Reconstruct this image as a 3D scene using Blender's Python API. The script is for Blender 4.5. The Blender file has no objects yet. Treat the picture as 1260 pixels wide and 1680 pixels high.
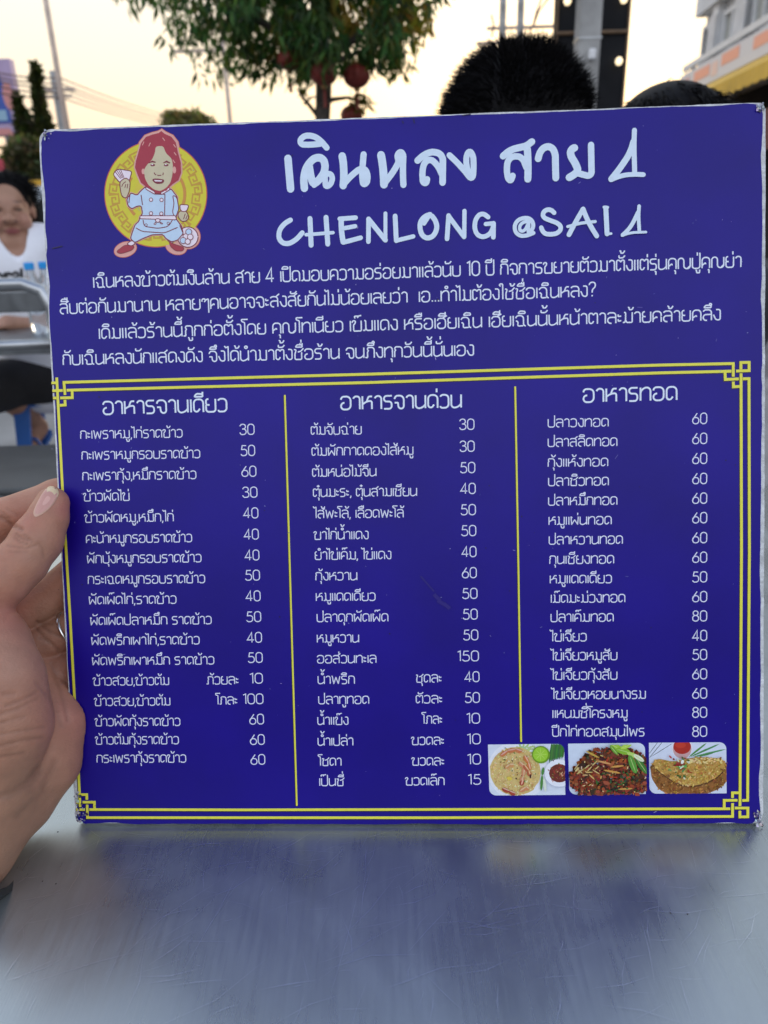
import bpy, bmesh, math, random
import numpy as np
from mathutils import Vector, Matrix
from mathutils.bvhtree import BVHTree
from mathutils.geometry import tessellate_polygon

sc = bpy.context.scene
COL = sc.collection
rng = random.Random(7)

# ------------------------------------------------------------------ camera
CAMZ = 1.0476
F = 1213.0
RW = np.array([[0.99945927, -0.03288123, 0.0], [-0.01207722, -0.3670995, 0.93010327], [-0.03058294, -0.92960033, -0.36729811]])
cam_d = bpy.data.cameras.new('camera')
cam = bpy.data.objects.new('camera', cam_d)
COL.objects.link(cam)
m = Matrix.Identity(4)
for i in range(3):
    m[i][0] = RW[i][0]; m[i][1] = -RW[i][1]; m[i][2] = -RW[i][2]
m[0][3], m[1][3], m[2][3] = 0.0, 0.0, CAMZ
cam.matrix_world = m
cam_d.sensor_fit = 'VERTICAL'
cam_d.sensor_height = 36.0
cam_d.lens = 36.0 * F / 1680.0
cam_d.clip_start = 0.02
cam_d.clip_end = 2000.0
cam_d.dof.use_dof = True
cam_d.dof.focus_distance = 0.405
cam_d.dof.aperture_fstop = 10.5
sc.camera = cam

# ------------------------------------------------------------------ sky, sun, exposure
SUN_EL, SUN_AZ = math.radians(7.0), math.radians(12.0)      # low, ahead of the camera and a little right
w = bpy.data.worlds.new('World'); sc.world = w; w.use_nodes = True
nt = w.node_tree; nt.nodes.clear()
def wn(t, **k):
    n = nt.nodes.new(t)
    for a, b in k.items(): setattr(n, a, b)
    return n
out = wn('ShaderNodeOutputWorld'); bg = wn('ShaderNodeBackground')
sky = wn('ShaderNodeTexSky', sky_type='NISHITA', sun_disc=False)
sky.sun_elevation = SUN_EL; sky.sun_rotation = SUN_AZ; sky.air_density = 1.0; sky.dust_density = 2.0
skys = wn('ShaderNodeVectorMath', operation='SCALE'); skys.inputs['Scale'].default_value = 0.03
nt.links.new(sky.outputs[0], skys.inputs[0])
tc = wn('ShaderNodeTexCoord'); sep = wn('ShaderNodeSeparateXYZ')
nt.links.new(tc.outputs['Generated'], sep.inputs[0])
def ramp(stops, src):
    r = wn('ShaderNodeValToRGB'); el = r.color_ramp.elements
    while len(el) < len(stops): el.new(0.5)
    for e, (p, c) in zip(el, stops): e.position = p; e.color = (*c, 1)
    nt.links.new(src, r.inputs[0]); return r
front = ramp([(0.0, (0.88, 0.55, 0.36)), (0.06, (1.06, 0.73, 0.49)), (0.16, (1.10, 0.93, 0.70)), (0.30, (1.12, 1.06, 0.95)), (0.5, (1.10, 1.14, 1.16)),
              (0.72, (1.0, 1.12, 1.28)), (0.88, (0.42, 0.54, 0.80)), (1.0, (0.30, 0.40, 0.66))], sep.outputs['Z'])
back = ramp([(0.0, (0.16, 0.15, 0.15)), (0.16, (0.34, 0.33, 0.36)), (0.32, (1.55, 1.58, 1.70)), (0.6, (1.50, 1.58, 1.76)), (0.85, (0.36, 0.46, 0.70)), (1.0, (0.30, 0.40, 0.64))], sep.outputs['Z'])
mr = wn('ShaderNodeMapRange', interpolation_type='SMOOTHSTEP'); mr.inputs['From Min'].default_value = -0.35; mr.inputs['From Max'].default_value = 0.5
nt.links.new(sep.outputs['Y'], mr.inputs['Value'])
mx = wn('ShaderNodeMix', data_type='RGBA')
nt.links.new(mr.outputs[0], mx.inputs[0]); nt.links.new(back.outputs[0], mx.inputs[6]); nt.links.new(front.outputs[0], mx.inputs[7])
add = wn('ShaderNodeVectorMath', operation='ADD')
nt.links.new(mx.outputs[2], add.inputs[0]); nt.links.new(skys.outputs[0], add.inputs[1])
nt.links.new(add.outputs[0], bg.inputs['Color']); bg.inputs['Strength'].default_value = 1.0
nt.links.new(bg.outputs[0], out.inputs['Surface'])

sun_d = bpy.data.lights.new('sun', 'SUN'); sun_d.energy = 0.6; sun_d.angle = math.radians(14); sun_d.color = (1.0, 0.80, 0.60)
sun = bpy.data.objects.new('sun', sun_d); COL.objects.link(sun)
sdir = Vector((math.sin(SUN_AZ) * math.cos(SUN_EL), math.cos(SUN_AZ) * math.cos(SUN_EL), math.sin(SUN_EL)))
sun.rotation_euler = sdir.to_track_quat('Z', 'Y').to_euler()
vs = sc.view_settings; vs.view_transform = 'Standard'; vs.look = 'None'; vs.exposure = 0.0; vs.gamma = 1.0

# ------------------------------------------------------------------ helpers
def ray(px, py):
    d = RW @ np.array([(px - 630) / F, (py - 840) / F, 1.0])
    return d
def at(px, py, Y):
    d = ray(px, py); d = d * (Y / d[1]); return Vector((d[0], d[1], d[2] + CAMZ))
def onz(px, py, z):
    d = ray(px, py); d = d * ((z - CAMZ) / d[2]); return Vector((d[0], d[1], z))
def pxm(Y):                       # metres per photo pixel near the horizon at depth Y
    return Y / 1304.0
# the menu board's own frame: u right, v up, w out of the printed face
BO = np.array([-0.17054, 0.30901, CAMZ - 0.29626])
BA = np.array([0.99907, -0.04305, -0.00015]); BA /= np.linalg.norm(BA)
BB = np.array([0.01355, 0.31114, 0.95027]); BB -= BA * (BA @ BB); BB /= np.linalg.norm(BB)
BN = np.cross(BA, BB)
BMAT = Matrix(((BA[0], BB[0], BN[0], BO[0]), (BA[1], BB[1], BN[1], BO[1]), (BA[2], BB[2], BN[2], BO[2]), (0, 0, 0, 1)))
CAMB = np.array([-(BO - [0, 0, CAMZ]) @ BA, -(BO - [0, 0, CAMZ]) @ BB, -(BO - [0, 0, CAMZ]) @ BN])   # camera in board frame
def HP(px, py, wmm=0.0):
    d = ray(px, py); dl = np.array([d @ BA, d @ BB, d @ BN])
    t = (wmm * 0.001 - CAMB[2]) / dl[2]
    return CAMB + dl * t
def UV(px, py):
    p = HP(px, py); return (p[0], p[1])
def lin(h):
    if isinstance(h, str):
        h = [int(h[i:i + 2], 16) / 255 for i in (0, 2, 4)]
    return tuple(c / 12.92 if c <= 0.04045 else ((c + 0.055) / 1.055) ** 2.4 for c in h)

def mat(name, col, rough=0.6, metal=0.0, noise=0.0, nscale=8.0, bump=0.0, bscale=60.0, attr=None, spec=0.5, trans=0.0, sss=0.0, emit=0.0, coat=0.0):
    M = bpy.data.materials.new(name); M.use_nodes = True
    t = M.node_tree; b = t.nodes['Principled BSDF']
    b.inputs['Base Color'].default_value = (*col, 1); b.inputs['Roughness'].default_value = rough
    b.inputs['Metallic'].default_value = metal; b.inputs['Specular IOR Level'].default_value = spec
    b.inputs['Coat Weight'].default_value = coat
    src = None
    if attr:
        a = t.nodes.new('ShaderNodeAttribute'); a.attribute_name = attr; src = a.outputs['Color']
    co = t.nodes.new('ShaderNodeTexCoord')
    if noise > 0:
        n = t.nodes.new('ShaderNodeTexNoise'); n.inputs['Scale'].default_value = nscale; n.inputs['Detail'].default_value = 6
        t.links.new(co.outputs['Object'], n.inputs['Vector'])
        r = t.nodes.new('ShaderNodeMapRange'); r.inputs['From Min'].default_value = 0.3; r.inputs['From Max'].default_value = 0.7
        r.inputs['To Min'].default_value = 1 - noise; r.inputs['To Max'].default_value = 1 + noise * 0.6
        t.links.new(n.outputs['Fac'], r.inputs['Value'])
        v = t.nodes.new('ShaderNodeVectorMath'); v.operation = 'SCALE'
        if src: t.links.new(src, v.inputs[0])
        else: v.inputs[0].default_value = col
        t.links.new(r.outputs[0], v.inputs['Scale']); src = v.outputs[0]
    if src: t.links.new(src, b.inputs['Base Color'])
    if bump > 0:
        n = t.nodes.new('ShaderNodeTexNoise'); n.inputs['Scale'].default_value = bscale; n.inputs['Detail'].default_value = 5
        t.links.new(co.outputs['Object'], n.inputs['Vector'])
        u = t.nodes.new('ShaderNodeBump'); u.inputs['Strength'].default_value = bump; u.inputs['Distance'].default_value = 0.01
        t.links.new(n.outputs['Fac'], u.inputs['Height']); t.links.new(u.outputs[0], b.inputs['Normal'])
    if trans: b.inputs['Transmission Weight'].default_value = trans
    if sss:
        b.inputs['Subsurface Weight'].default_value = sss; b.inputs['Subsurface Radius'].default_value = (1.0, 0.35, 0.2); b.inputs['Subsurface Scale'].default_value = 0.006
    if emit:
        b.inputs['Emission Color'].default_value = (*col, 1); b.inputs['Emission Strength'].default_value = emit
    return M

def setp(o, label=None, cat=None, group=None, kind=None):
    if label: o['label'] = label
    if cat: o['category'] = cat
    if group: o['group'] = group
    if kind: o['kind'] = kind
    return o
def empty(name, loc, label=None, cat=None, group=None, rz=0.0):
    o = bpy.data.objects.new(name, None); COL.objects.link(o); o.location = loc; o.rotation_euler = (0, 0, rz)
    o.empty_display_size = 0.1
    return setp(o, label, cat, group)
def link(name, me, material, parent=None):
    o = bpy.data.objects.new(name, me); COL.objects.link(o)
    if material:
        for q in (material if isinstance(material, (list, tuple)) else [material]): me.materials.append(q)
    if parent: o.parent = parent
    return o
class MB:
    def __init__(s): s.v = []; s.f = []; s.c = []; s.col = (1, 1, 1)
    def add(s, vs, fs, col=None):
        o = len(s.v); s.v += [tuple(p) for p in vs]; s.f += [[i + o for i in q] for q in fs]; s.c += [col or s.col] * len(fs); return s
    def box(s, a, b, col=None, M=None):
        x0, y0, z0 = a; x1, y1, z1 = b
        v = [(x0, y0, z0), (x1, y0, z0), (x1, y1, z0), (x0, y1, z0), (x0, y0, z1), (x1, y0, z1), (x1, y1, z1), (x0, y1, z1)]
        if M is not None: v = [M @ Vector(p) for p in v]
        return s.add(v, [(3, 2, 1, 0), (4, 5, 6, 7), (0, 1, 5, 4), (1, 2, 6, 5), (2, 3, 7, 6), (3, 0, 4, 7)], col)
    def tube(s, pts, rad, n=8, col=None, cap=True):
        pts = [Vector(p) for p in pts]; rad = rad if isinstance(rad, (list, tuple)) else [rad] * len(pts)
        vs = []; fs = []; up = None
        for i, p in enumerate(pts):
            d = (pts[min(i + 1, len(pts) - 1)] - pts[max(i - 1, 0)]).normalized()
            if up is None: up = d.orthogonal().normalized()
            up = (up - d * up.dot(d)); up = up.normalized() if up.length > 1e-6 else d.orthogonal().normalized()
            sd = d.cross(up)
            for k in range(n):
                a = 2 * math.pi * k / n; vs.append(p + (up * math.cos(a) + sd * math.sin(a)) * rad[i])
        for i in range(len(pts) - 1):
            for k in range(n):
                fs.append((i * n + k, i * n + (k + 1) % n, (i + 1) * n + (k + 1) % n, (i + 1) * n + k))
        if cap:
            fs.append(tuple(range(n - 1, -1, -1))); e = (len(pts) - 1) * n; fs.append(tuple(e + k for k in range(n)))
        return s.add(vs, fs, col)
    def lathe(s, c, prof, n=20, col=None):
        vs = []; fs = []; c = Vector(c)
        for r, z in prof:
            for k in range(n):
                a = 2 * math.pi * k / n; vs.append(c + Vector((r * math.cos(a), r * math.sin(a), z)))
        for i in range(len(prof) - 1):
            for k in range(n): fs.append((i * n + k, i * n + (k + 1) % n, (i + 1) * n + (k + 1) % n, (i + 1) * n + k))
        fs.append(tuple(range(n - 1, -1, -1))); e = (len(prof) - 1) * n; fs.append(tuple(e + k for k in range(n)))
        return s.add(vs, fs, col)
    def prism(s, poly, w0, w1, col=None):          # poly in (u, v), extruded along w
        n = len(poly); tri = tessellate_polygon([[Vector((p[0], p[1], 0)) for p in poly]])
        vs = [(p[0], p[1], w0) for p in poly] + [(p[0], p[1], w1) for p in poly]
        fs = []
        ar = sum(poly[i][0] * poly[(i + 1) % n][1] - poly[(i + 1) % n][0] * poly[i][1] for i in range(n))
        for t in tri:
            a, b, c_ = t
            cr = (poly[b][0] - poly[a][0]) * (poly[c_][1] - poly[a][1]) - (poly[b][1] - poly[a][1]) * (poly[c_][0] - poly[a][0])
            if cr < 0: b, c_ = c_, b
            fs.append((a + n, b + n, c_ + n)); fs.append((c_, b, a))
        for i in range(n):
            j = (i + 1) % n
            fs.append((i, j, j + n, i + n) if ar > 0 else (j, i, i + n, j + n))
        return s.add(vs, fs, col)
    def mesh(s, name, smooth=False, colors=False):
        me = bpy.data.meshes.new(name); me.from_pydata(s.v, [], s.f); me.update()
        if smooth: me.polygons.foreach_set('use_smooth', [True] * len(me.polygons))
        if colors:
            a = me.color_attributes.new('Col', 'FLOAT_COLOR', 'CORNER'); buf = []
            for q, c in zip(s.f, s.c): buf += [c[0], c[1], c[2], 1.0] * len(q)
            a.data.foreach_set('color', buf)
        return me
    def build(s, name, material, parent=None, smooth=False, colors=False, bevel=0.0):
        o = link(name, s.mesh(name, smooth, colors), material, parent)
        if bevel:
            b = o.modifiers.new('bevel', 'BEVEL'); b.width = bevel; b.segments = 2; b.limit_method = 'ANGLE'
        return o
def copy_thing(o, loc, rz=None, label=None, group=None):
    r = o.copy(); COL.objects.link(r); r.location = loc
    if rz is not None: r.rotation_euler = (0, 0, rz)
    if label: r['label'] = label
    if group: r['group'] = group
    for ch in o.children:
        c = ch.copy(); COL.objects.link(c); c.parent = r; c.matrix_parent_inverse = ch.matrix_parent_inverse.copy()
        for g in ch.children:
            d = g.copy(); COL.objects.link(d); d.parent = c
    return r

# ---- organic bodies: a smooth union of tapered capsules and ellipsoids, meshed as one continuous surface
class Sdf:
    def __init__(s, lo, hi, h):
        s.h = h; s.lo = np.array(lo, np.float32); s.n = [int(math.ceil((hi[i] - lo[i]) / h)) + 1 for i in range(3)]
        s.F = np.full(s.n, 1.0, np.float32)
        s.ax = [s.lo[i] + np.arange(s.n[i], dtype=np.float32) * h for i in range(3)]
    def _win(s, lo, hi):
        sl = []
        for i in range(3):
            a = max(0, int((lo[i] - s.lo[i]) / s.h) - 1); b = min(s.n[i], int((hi[i] - s.lo[i]) / s.h) + 3)
            if b <= a: return None
            sl.append(slice(a, b))
        return tuple(sl)
    def _grid(s, sl):
        return s.ax[0][sl[0]][:, None, None], s.ax[1][sl[1]][None, :, None], s.ax[2][sl[2]][None, None, :]
    def _comb(s, sl, d, k, sub=False):
        A = s.F[sl]
        if sub: A = -A
        if k > 0:
            hh = np.clip(0.5 + 0.5 * (A - d) / k, 0, 1); R = A * (1 - hh) + d * hh - k * hh * (1 - hh)
        else: R = np.minimum(A, d)
        s.F[sl] = -R if sub else R
    def cap(s, a, b, ra, rb, k=0.005, sub=False, grow=0.0):
        a = np.array(a, np.float32); b = np.array(b, np.float32); ra += grow; rb += grow
        mg = max(ra, rb) + 3 * k + 3 * s.h
        sl = s._win(np.minimum(a, b) - mg, np.maximum(a, b) + mg)
        if sl is None: return
        X, Y, Z = s._grid(sl); e = b - a; L = float(e @ e) + 1e-12
        t = np.clip(((X - a[0]) * e[0] + (Y - a[1]) * e[1] + (Z - a[2]) * e[2]) / L, 0, 1)
        d = np.sqrt((X - a[0] - t * e[0]) ** 2 + (Y - a[1] - t * e[1]) ** 2 + (Z - a[2] - t * e[2]) ** 2) - (ra + (rb - ra) * t)
        s._comb(sl, d, k, sub)
    def chain(s, pts, k=0.005, grow=0.0):
        for (a, ra), (b, rb) in zip(pts[:-1], pts[1:]): s.cap(a, b, ra, rb, k, grow=grow)
    def ell(s, c, r, k=0.005, sub=False, grow=0.0, rot=None):
        c = np.array(c, np.float32); r = np.array(r, np.float32) + grow; mg = float(max(r)) + 3 * k + 3 * s.h
        sl = s._win(c - mg, c + mg)
        if sl is None: return
        X, Y, Z = s._grid(sl); X = X - c[0]; Y = Y - c[1]; Z = Z - c[2]
        if rot is not None:
            X, Y, Z = (rot[0][0] * X + rot[0][1] * Y + rot[0][2] * Z, rot[1][0] * X + rot[1][1] * Y + rot[1][2] * Z, rot[2][0] * X + rot[2][1] * Y + rot[2][2] * Z)
        k0 = np.sqrt((X / r[0]) ** 2 + (Y / r[1]) ** 2 + (Z / r[2]) ** 2)
        k1 = np.sqrt((X / r[0] ** 2) ** 2 + (Y / r[1] ** 2) ** 2 + (Z / r[2] ** 2) ** 2) + 1e-9
        s._comb(sl, k0 * (k0 - 1) / k1, k, sub)
    def mesh(s, name):
        Fv = s.F; S = Fv < 0; nx, ny, nz = s.n
        sh = (nx - 1, ny - 1, nz - 1); cnt = np.zeros(sh, np.int8)
        offs = [(i, j, k) for i in (0, 1) for j in (0, 1) for k in (0, 1)]
        def cs(A, o): return A[o[0]:o[0] + sh[0], o[1]:o[1] + sh[1], o[2]:o[2] + sh[2]]
        for o in offs: cnt += cs(S, o)
        act = (cnt > 0) & (cnt < 8); I = np.argwhere(act); idx = np.full(sh, -1, np.int32); idx[act] = np.arange(len(I))
        val = {o: Fv[I[:, 0] + o[0], I[:, 1] + o[1], I[:, 2] + o[2]] for o in offs}
        P = np.zeros((len(I), 3)); C = np.zeros(len(I))
        for o in offs:
            for ax in range(3):
                if o[ax]: continue
                q = list(o); q[ax] = 1; q = tuple(q); a = val[o]; b = val[q]; m_ = (a < 0) != (b < 0)
                t = np.where(m_, a / np.where(m_, a - b, 1), 0); p = np.tile(np.array(o, float), (len(I), 1)); p[:, ax] += t
                P[m_] += p[m_]; C[m_] += 1
        P = (P / C[:, None] + I) * s.h + s.lo
        faces = []
        for ax in range(3):
            a1, a2 = (ax + 1) % 3, (ax + 2) % 3
            A = np.take(S, range(0, s.n[ax] - 1), ax); B = np.take(S, range(1, s.n[ax]), ax); E = np.argwhere(A != B)
            ok = (E[:, a1] > 0) & (E[:, a2] > 0) & (E[:, a1] < s.n[a1] - 1) & (E[:, a2] < s.n[a2] - 1); E = E[ok]
            ins = A[E[:, 0], E[:, 1], E[:, 2]]
            def cell(d1, d2):
                q = E.copy(); q[:, a1] -= d1; q[:, a2] -= d2; return idx[q[:, 0], q[:, 1], q[:, 2]]
            Q = np.stack([cell(1, 1), cell(0, 1), cell(0, 0), cell(1, 0)], 1); Q[~ins] = Q[~ins][:, ::-1]; faces.append(Q)
        Q = np.concatenate(faces); me = bpy.data.meshes.new(name)
        me.from_pydata(P.tolist(), [], Q.tolist()); me.update()
        me.polygons.foreach_set('use_smooth', [True] * len(me.polygons)); return me
def vcolors(me, fn, name='Col'):
    a = me.color_attributes.new(name, 'FLOAT_COLOR', 'POINT'); n = len(me.vertices); co = np.empty(n * 3); me.vertices.foreach_get('co', co)
    c = fn(co.reshape(-1, 3)); a.data.foreach_set('color', np.concatenate([c, np.ones((n, 1))], 1).ravel())
# ------------------------------------------------------------------ materials
M_ASPH = mat('asphalt', (0.13, 0.13, 0.135), 0.85, noise=0.35, nscale=1.6, bump=0.5, bscale=90)
M_CONC = mat('concrete_paving', (0.24, 0.24, 0.235), 0.8, noise=0.3, nscale=2.2, bump=0.3, bscale=70)
M_GREY = mat('grey_concrete', (0.36, 0.36, 0.35), 0.85, noise=0.35, nscale=4, bump=0.4, bscale=40)
M_WALL = mat('painted_wall', (0.72, 0.73, 0.74), 0.8, noise=0.12, nscale=1.3, bump=0.15, bscale=20)
M_TRIM = mat('white_trim', (0.74, 0.75, 0.76), 0.6, noise=0.1, nscale=3)
M_GLASS = mat('window_glass', (0.035, 0.038, 0.036), 0.2, spec=0.35, noise=0.3, nscale=0.7)
M_CURT = mat('curtained_glass', (0.36, 0.37, 0.34), 0.3, noise=0.25, nscale=2.0)
M_DARKM = mat('black_painted_metal', (0.012, 0.013, 0.016), 0.7, spec=0.15, noise=0.3, nscale=6)
M_RUST = mat('brown_metal', (0.16, 0.10, 0.055), 0.6, noise=0.3, nscale=10)
M_YEL = mat('yellow_canvas', (0.72, 0.46, 0.07), 0.8, noise=0.2, nscale=3)
M_RED = mat('red_canvas', (0.28, 0.03, 0.035), 0.7, noise=0.2, nscale=3)
M_DKRED = mat('dark_red_panel', (0.10, 0.012, 0.014), 0.6, noise=0.2, nscale=3)
M_BLUEP = mat('blue_plastic', (0.015, 0.11, 0.42), 0.35, noise=0.12, nscale=8)
M_BARK = mat('bark', (0.075, 0.06, 0.05), 0.9, noise=0.4, nscale=18, bump=0.8, bscale=40)
M_LEAF = mat('leaf', (0.05, 0.09, 0.03), 0.5, attr='Col', spec=0.3)
t_ = M_LEAF.node_tree; tr_ = t_.nodes.new('ShaderNodeBsdfTranslucent'); ms_ = t_.nodes.new('ShaderNodeMixShader'); ms_.inputs[0].default_value = .42
at_ = [n_ for n_ in t_.nodes if n_.type == 'ATTRIBUTE'][0]; vm_ = t_.nodes.new('ShaderNodeVectorMath'); vm_.operation = 'MULTIPLY'; vm_.inputs[1].default_value = (1.7, 1.7, .8)
t_.links.new(at_.outputs['Color'], vm_.inputs[0]); t_.links.new(vm_.outputs[0], tr_.inputs['Color']); t_.links.new(t_.nodes['Principled BSDF'].outputs[0], ms_.inputs[1]); t_.links.new(tr_.outputs[0], ms_.inputs[2])
t_.links.new(ms_.outputs[0], [n_ for n_ in t_.nodes if n_.type == 'OUTPUT_MATERIAL'][0].inputs['Surface'])
M_VC = mat('painted', (1, 1, 1), 0.5, attr='Col', noise=0.06, nscale=40)
M_POLE = mat('galvanised_pole', (0.62, 0.50, 0.42), 0.6, metal=0.2, noise=0.2, nscale=5)  # pale pinkish glare put into the base colour
M_WIRE = mat('cable', (0.10, 0.08, 0.075), 0.7)
M_BULB = mat('warm_bulb', (1.0, 0.80, 0.50), 0.4, emit=1.6)
M_LANT = mat('lantern_cloth', (0.22, 0.025, 0.015), 0.55, noise=0.25, nscale=12)
M_GOLD = mat('lantern_trim', (0.30, 0.16, 0.04), 0.5)

def steel(name, base, r0, r1, sx, sy):
    M = mat(name, base, 0.3, metal=1.0); t = M.node_tree; b = t.nodes['Principled BSDF']
    co = t.nodes.new('ShaderNodeTexCoord')
    def streak(scale, dist=0.0, det=4):
        mp = t.nodes.new('ShaderNodeMapping'); mp.inputs['Scale'].default_value = scale
        t.links.new(co.outputs['Object'], mp.inputs[0])
        n = t.nodes.new('ShaderNodeTexNoise'); n.inputs['Scale'].default_value = 1.0; n.inputs['Detail'].default_value = det; n.inputs['Distortion'].default_value = dist
        t.links.new(mp.outputs[0], n.inputs[0]); return n.outputs['Fac']
    s1 = streak((sx, sy, 20)); s2 = streak((sx * 0.05, sy * 1.4, 4), 0.6); s4 = streak((13, 11, 9), 0.8, 8); s3 = streak((sx * 4, sy * 1.2, 20), 0, 2)
    def mapr(src, a, b_, lo=0.3, hi=0.7):
        r = t.nodes.new('ShaderNodeMapRange'); r.inputs['From Min'].default_value = lo; r.inputs['From Max'].default_value = hi
        r.inputs['To Min'].default_value = a; r.inputs['To Max'].default_value = b_; t.links.new(src, r.inputs[0]); return r.outputs[0]
    def mth(op, a, c):
        n = t.nodes.new('ShaderNodeMath'); n.operation = op
        for i, q in enumerate((a, c)):
            if isinstance(q, (int, float)): n.inputs[i].default_value = q
            else: t.links.new(q, n.inputs[i])
        return n.outputs[0]
    rough = mth('ADD', mapr(s1, r0, r1), mapr(s4, -0.06, 0.07))
    t.links.new(rough, b.inputs['Roughness'])
    sh = mth('MULTIPLY', mapr(s1, 0.96, 1.02), mapr(s4, 0.80, 1.14))
    v = t.nodes.new('ShaderNodeVectorMath'); v.operation = 'SCALE'; v.inputs[0].default_value = base; t.links.new(sh, v.inputs['Scale']); t.links.new(v.outputs[0], b.inputs['Base Color'])
    u = t.nodes.new('ShaderNodeBump'); u.inputs['Strength'].default_value = 0.055; u.inputs['Distance'].default_value = 0.0008
    t.links.new(mth('ADD', s3, s1), u.inputs['Height']); t.links.new(u.outputs[0], b.inputs['Normal'])
    return M
M_STEEL = steel('brushed_stainless', (0.435, 0.475, 0.48), 0.255, 0.315, 420, 26)
M_STEEL.node_tree.nodes['Principled BSDF'].inputs['Metallic'].default_value = 0.84
M_STEEL2 = steel('dull_stainless', (0.22, 0.235, 0.25), 0.30, 0.45, 40, 40)
M_TUBE = mat('steel_tube', (0.45, 0.47, 0.49), 0.35, metal=1.0, noise=0.15, nscale=20)

# ------------------------------------------------------------------ ground
b = MB(); b.add([(-600, -200, 0), (600, -200, 0), (600, 900, 0), (-600, 900, 0)], [(0, 1, 2, 3)])
setp(b.build('ground', M_ASPH), kind='structure')
b = MB(); b.box((-6, -3, 0.004), (5.5, 4.6, 0.05))
setp(b.build('pavement', M_CONC, bevel=0.01), kind='structure')
b = MB(); b.box((-40, 12, 0.004), (3.5, 26, 0.008))
setp(b.build('road', M_ASPH), kind='structure')

# ------------------------------------------------------------------ the steel dining table the board stands on
TZ = 0.75
tb = empty('steel_table', (0.0, 0.3, 0), 'brushed stainless steel dining table with fine scratches under the purple menu board', 'table')
x0, x1, y0, y1 = -0.60, 0.62, -0.22, 0.50
def rrect(x0, x1, y0, y1, r, n=6):
    P = []
    for cx, cy, a0 in ((x1 - r, y1 - r, 0), (x0 + r, y1 - r, 90), (x0 + r, y0 + r, 180), (x1 - r, y0 + r, 270)):
        for k in range(n + 1):
            a = math.radians(a0 + 90 * k / n); P.append((cx + r * math.cos(a), cy + r * math.sin(a)))
    return P
b = MB(); b.prism(rrect(x0, x1, y0, y1, 0.03), TZ - 0.028, TZ)
b.build('tabletop', M_STEEL, tb, bevel=0.004)
for s_ in ((x0 + .04, x1 - .04, y0 + .05, y0 + .07), (x0 + .04, x1 - .04, y1 - .07, y1 - .05)): b = MB(); b.box((s_[0], s_[2], TZ - 0.075), (s_[1], s_[3], TZ - 0.0285)); b.build('apron', M_STEEL2, tb)
for xx in (x0 + .07, x1 - .07):
    for yy in (y0 + .09, y1 - .09):
        b = MB(); b.tube([(xx, yy, 0.05), (xx, yy, TZ - 0.0285)], 0.016, 12); b.build('leg', M_TUBE, tb, smooth=False)
# scratches and grit marks on the top
b = MB(); rs = random.Random(3)
for i in range(240):
    px, py = rs.uniform(20, 1240), 1365 + 300 * rs.random() ** 1.3
    p = onz(px, py, TZ + 0.00015 + i * 2e-6); L = rs.uniform(0.004, 0.034) if i % 9 else rs.uniform(.03, .07); a = rs.choice((rs.gauss(1.2, .35), rs.gauss(0.15, .25)))
    d = Vector((math.cos(a), math.sin(a), 0)); n = Vector((-d.y, d.x, 0)) * rs.uniform(0.00004, 0.00013)
    c = d.cross(Vector((0, 0, 1))) * L * rs.uniform(-.08, .08)
    b.add([p - d * L / 2, p + c + n, p + d * L / 2, p + c - n], [(0, 3, 2, 1)])
for v in range(len(b.v)): b.v[v] = tuple(Vector(b.v[v]) - Vector((0, .3, 0)))
b.build('scratch_marks', mat('scratch', (0.80, 0.83, 0.88), 0.35, metal=1.0), tb)['kind'] = 'stuff'
b = MB()
for (px, py) in ((95, 1365), (70, 1446), (92, 1450), (1100, 1498), (1128, 1500)):
    p = onz(px, py, TZ); q = p - Vector((0, .3, 0)); b.lathe(q, [(0.0003, 0.0), (0.0004, 0.0001), (0.0002, 0.0003)], 7)
b.build('grit_specks', mat('grit', (0.05, 0.045, 0.04), 0.8), tb)['kind'] = 'stuff'

# ------------------------------------------------------------------ the menu board
board = empty('menu_board', BO.tolist(), 'purple menu board with white and yellow Thai lettering held upright on the steel table', 'menu board')
board.matrix_world = BMAT
def on_board(o):
    o.parent = board; return o
OUT = [(64, 214), (1252, 168.5), (1248, 1353), (124.5, 1353)]
O = [UV(*p) for p in OUT]
def outline(grow, jit, radii, seed, chips=()):
    # rounded quadrilateral outline in board metres, corner order TL TR BR BL
    r_ = random.Random(seed); P = []
    cx = sum(p[0] for p in O) / 4; cy = sum(p[1] for p in O) / 4
    Q = [(p[0] + (grow[0] if p[0] < cx else grow[1]) * (-1 if p[0] < cx else 1), p[1] + (grow[2] if p[1] > cy else grow[3]) * (1 if p[1] > cy else -1)) for p in O]
    for i in range(4):
        p = Vector(Q[i]); a = (Vector(Q[i - 1]) - p).normalized(); c = (Vector(Q[(i + 1) % 4]) - p).normalized(); r = radii[i]
        for k in range(9):
            t = k / 8; s_ = p + a * r * (1 - t) ** 2 + c * r * t ** 2
            s_ = s_ + (a + c) * (r * 0.10) * (4 * t * (1 - t)) * 0.2
            P.append(s_ + Vector((r_.gauss(0, jit * 1.5), r_.gauss(0, jit * 1.5))))
        e0 = p + c * r; e1 = Vector(Q[(i + 1) % 4]) + (p - Vector(Q[(i + 1) % 4])).normalized() * radii[(i + 1) % 4]
        n = 90; drift = 0
        nrm = Vector((-(e1 - e0).y, (e1 - e0).x)).normalized()
        for k in range(1, n):
            drift = drift * 0.75 + r_.gauss(0, jit)
            bite = 0
            for (side, t0, wd, dep) in chips:
                if side == i: bite += dep * math.exp(-((k / n - t0) / wd) ** 2)
            P.append(e0.lerp(e1, k / n) - nrm * 0 + nrm * (-drift if False else drift) * 1.0 + nrm * bite)
    return [(p.x, p.y) for p in P]
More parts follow.
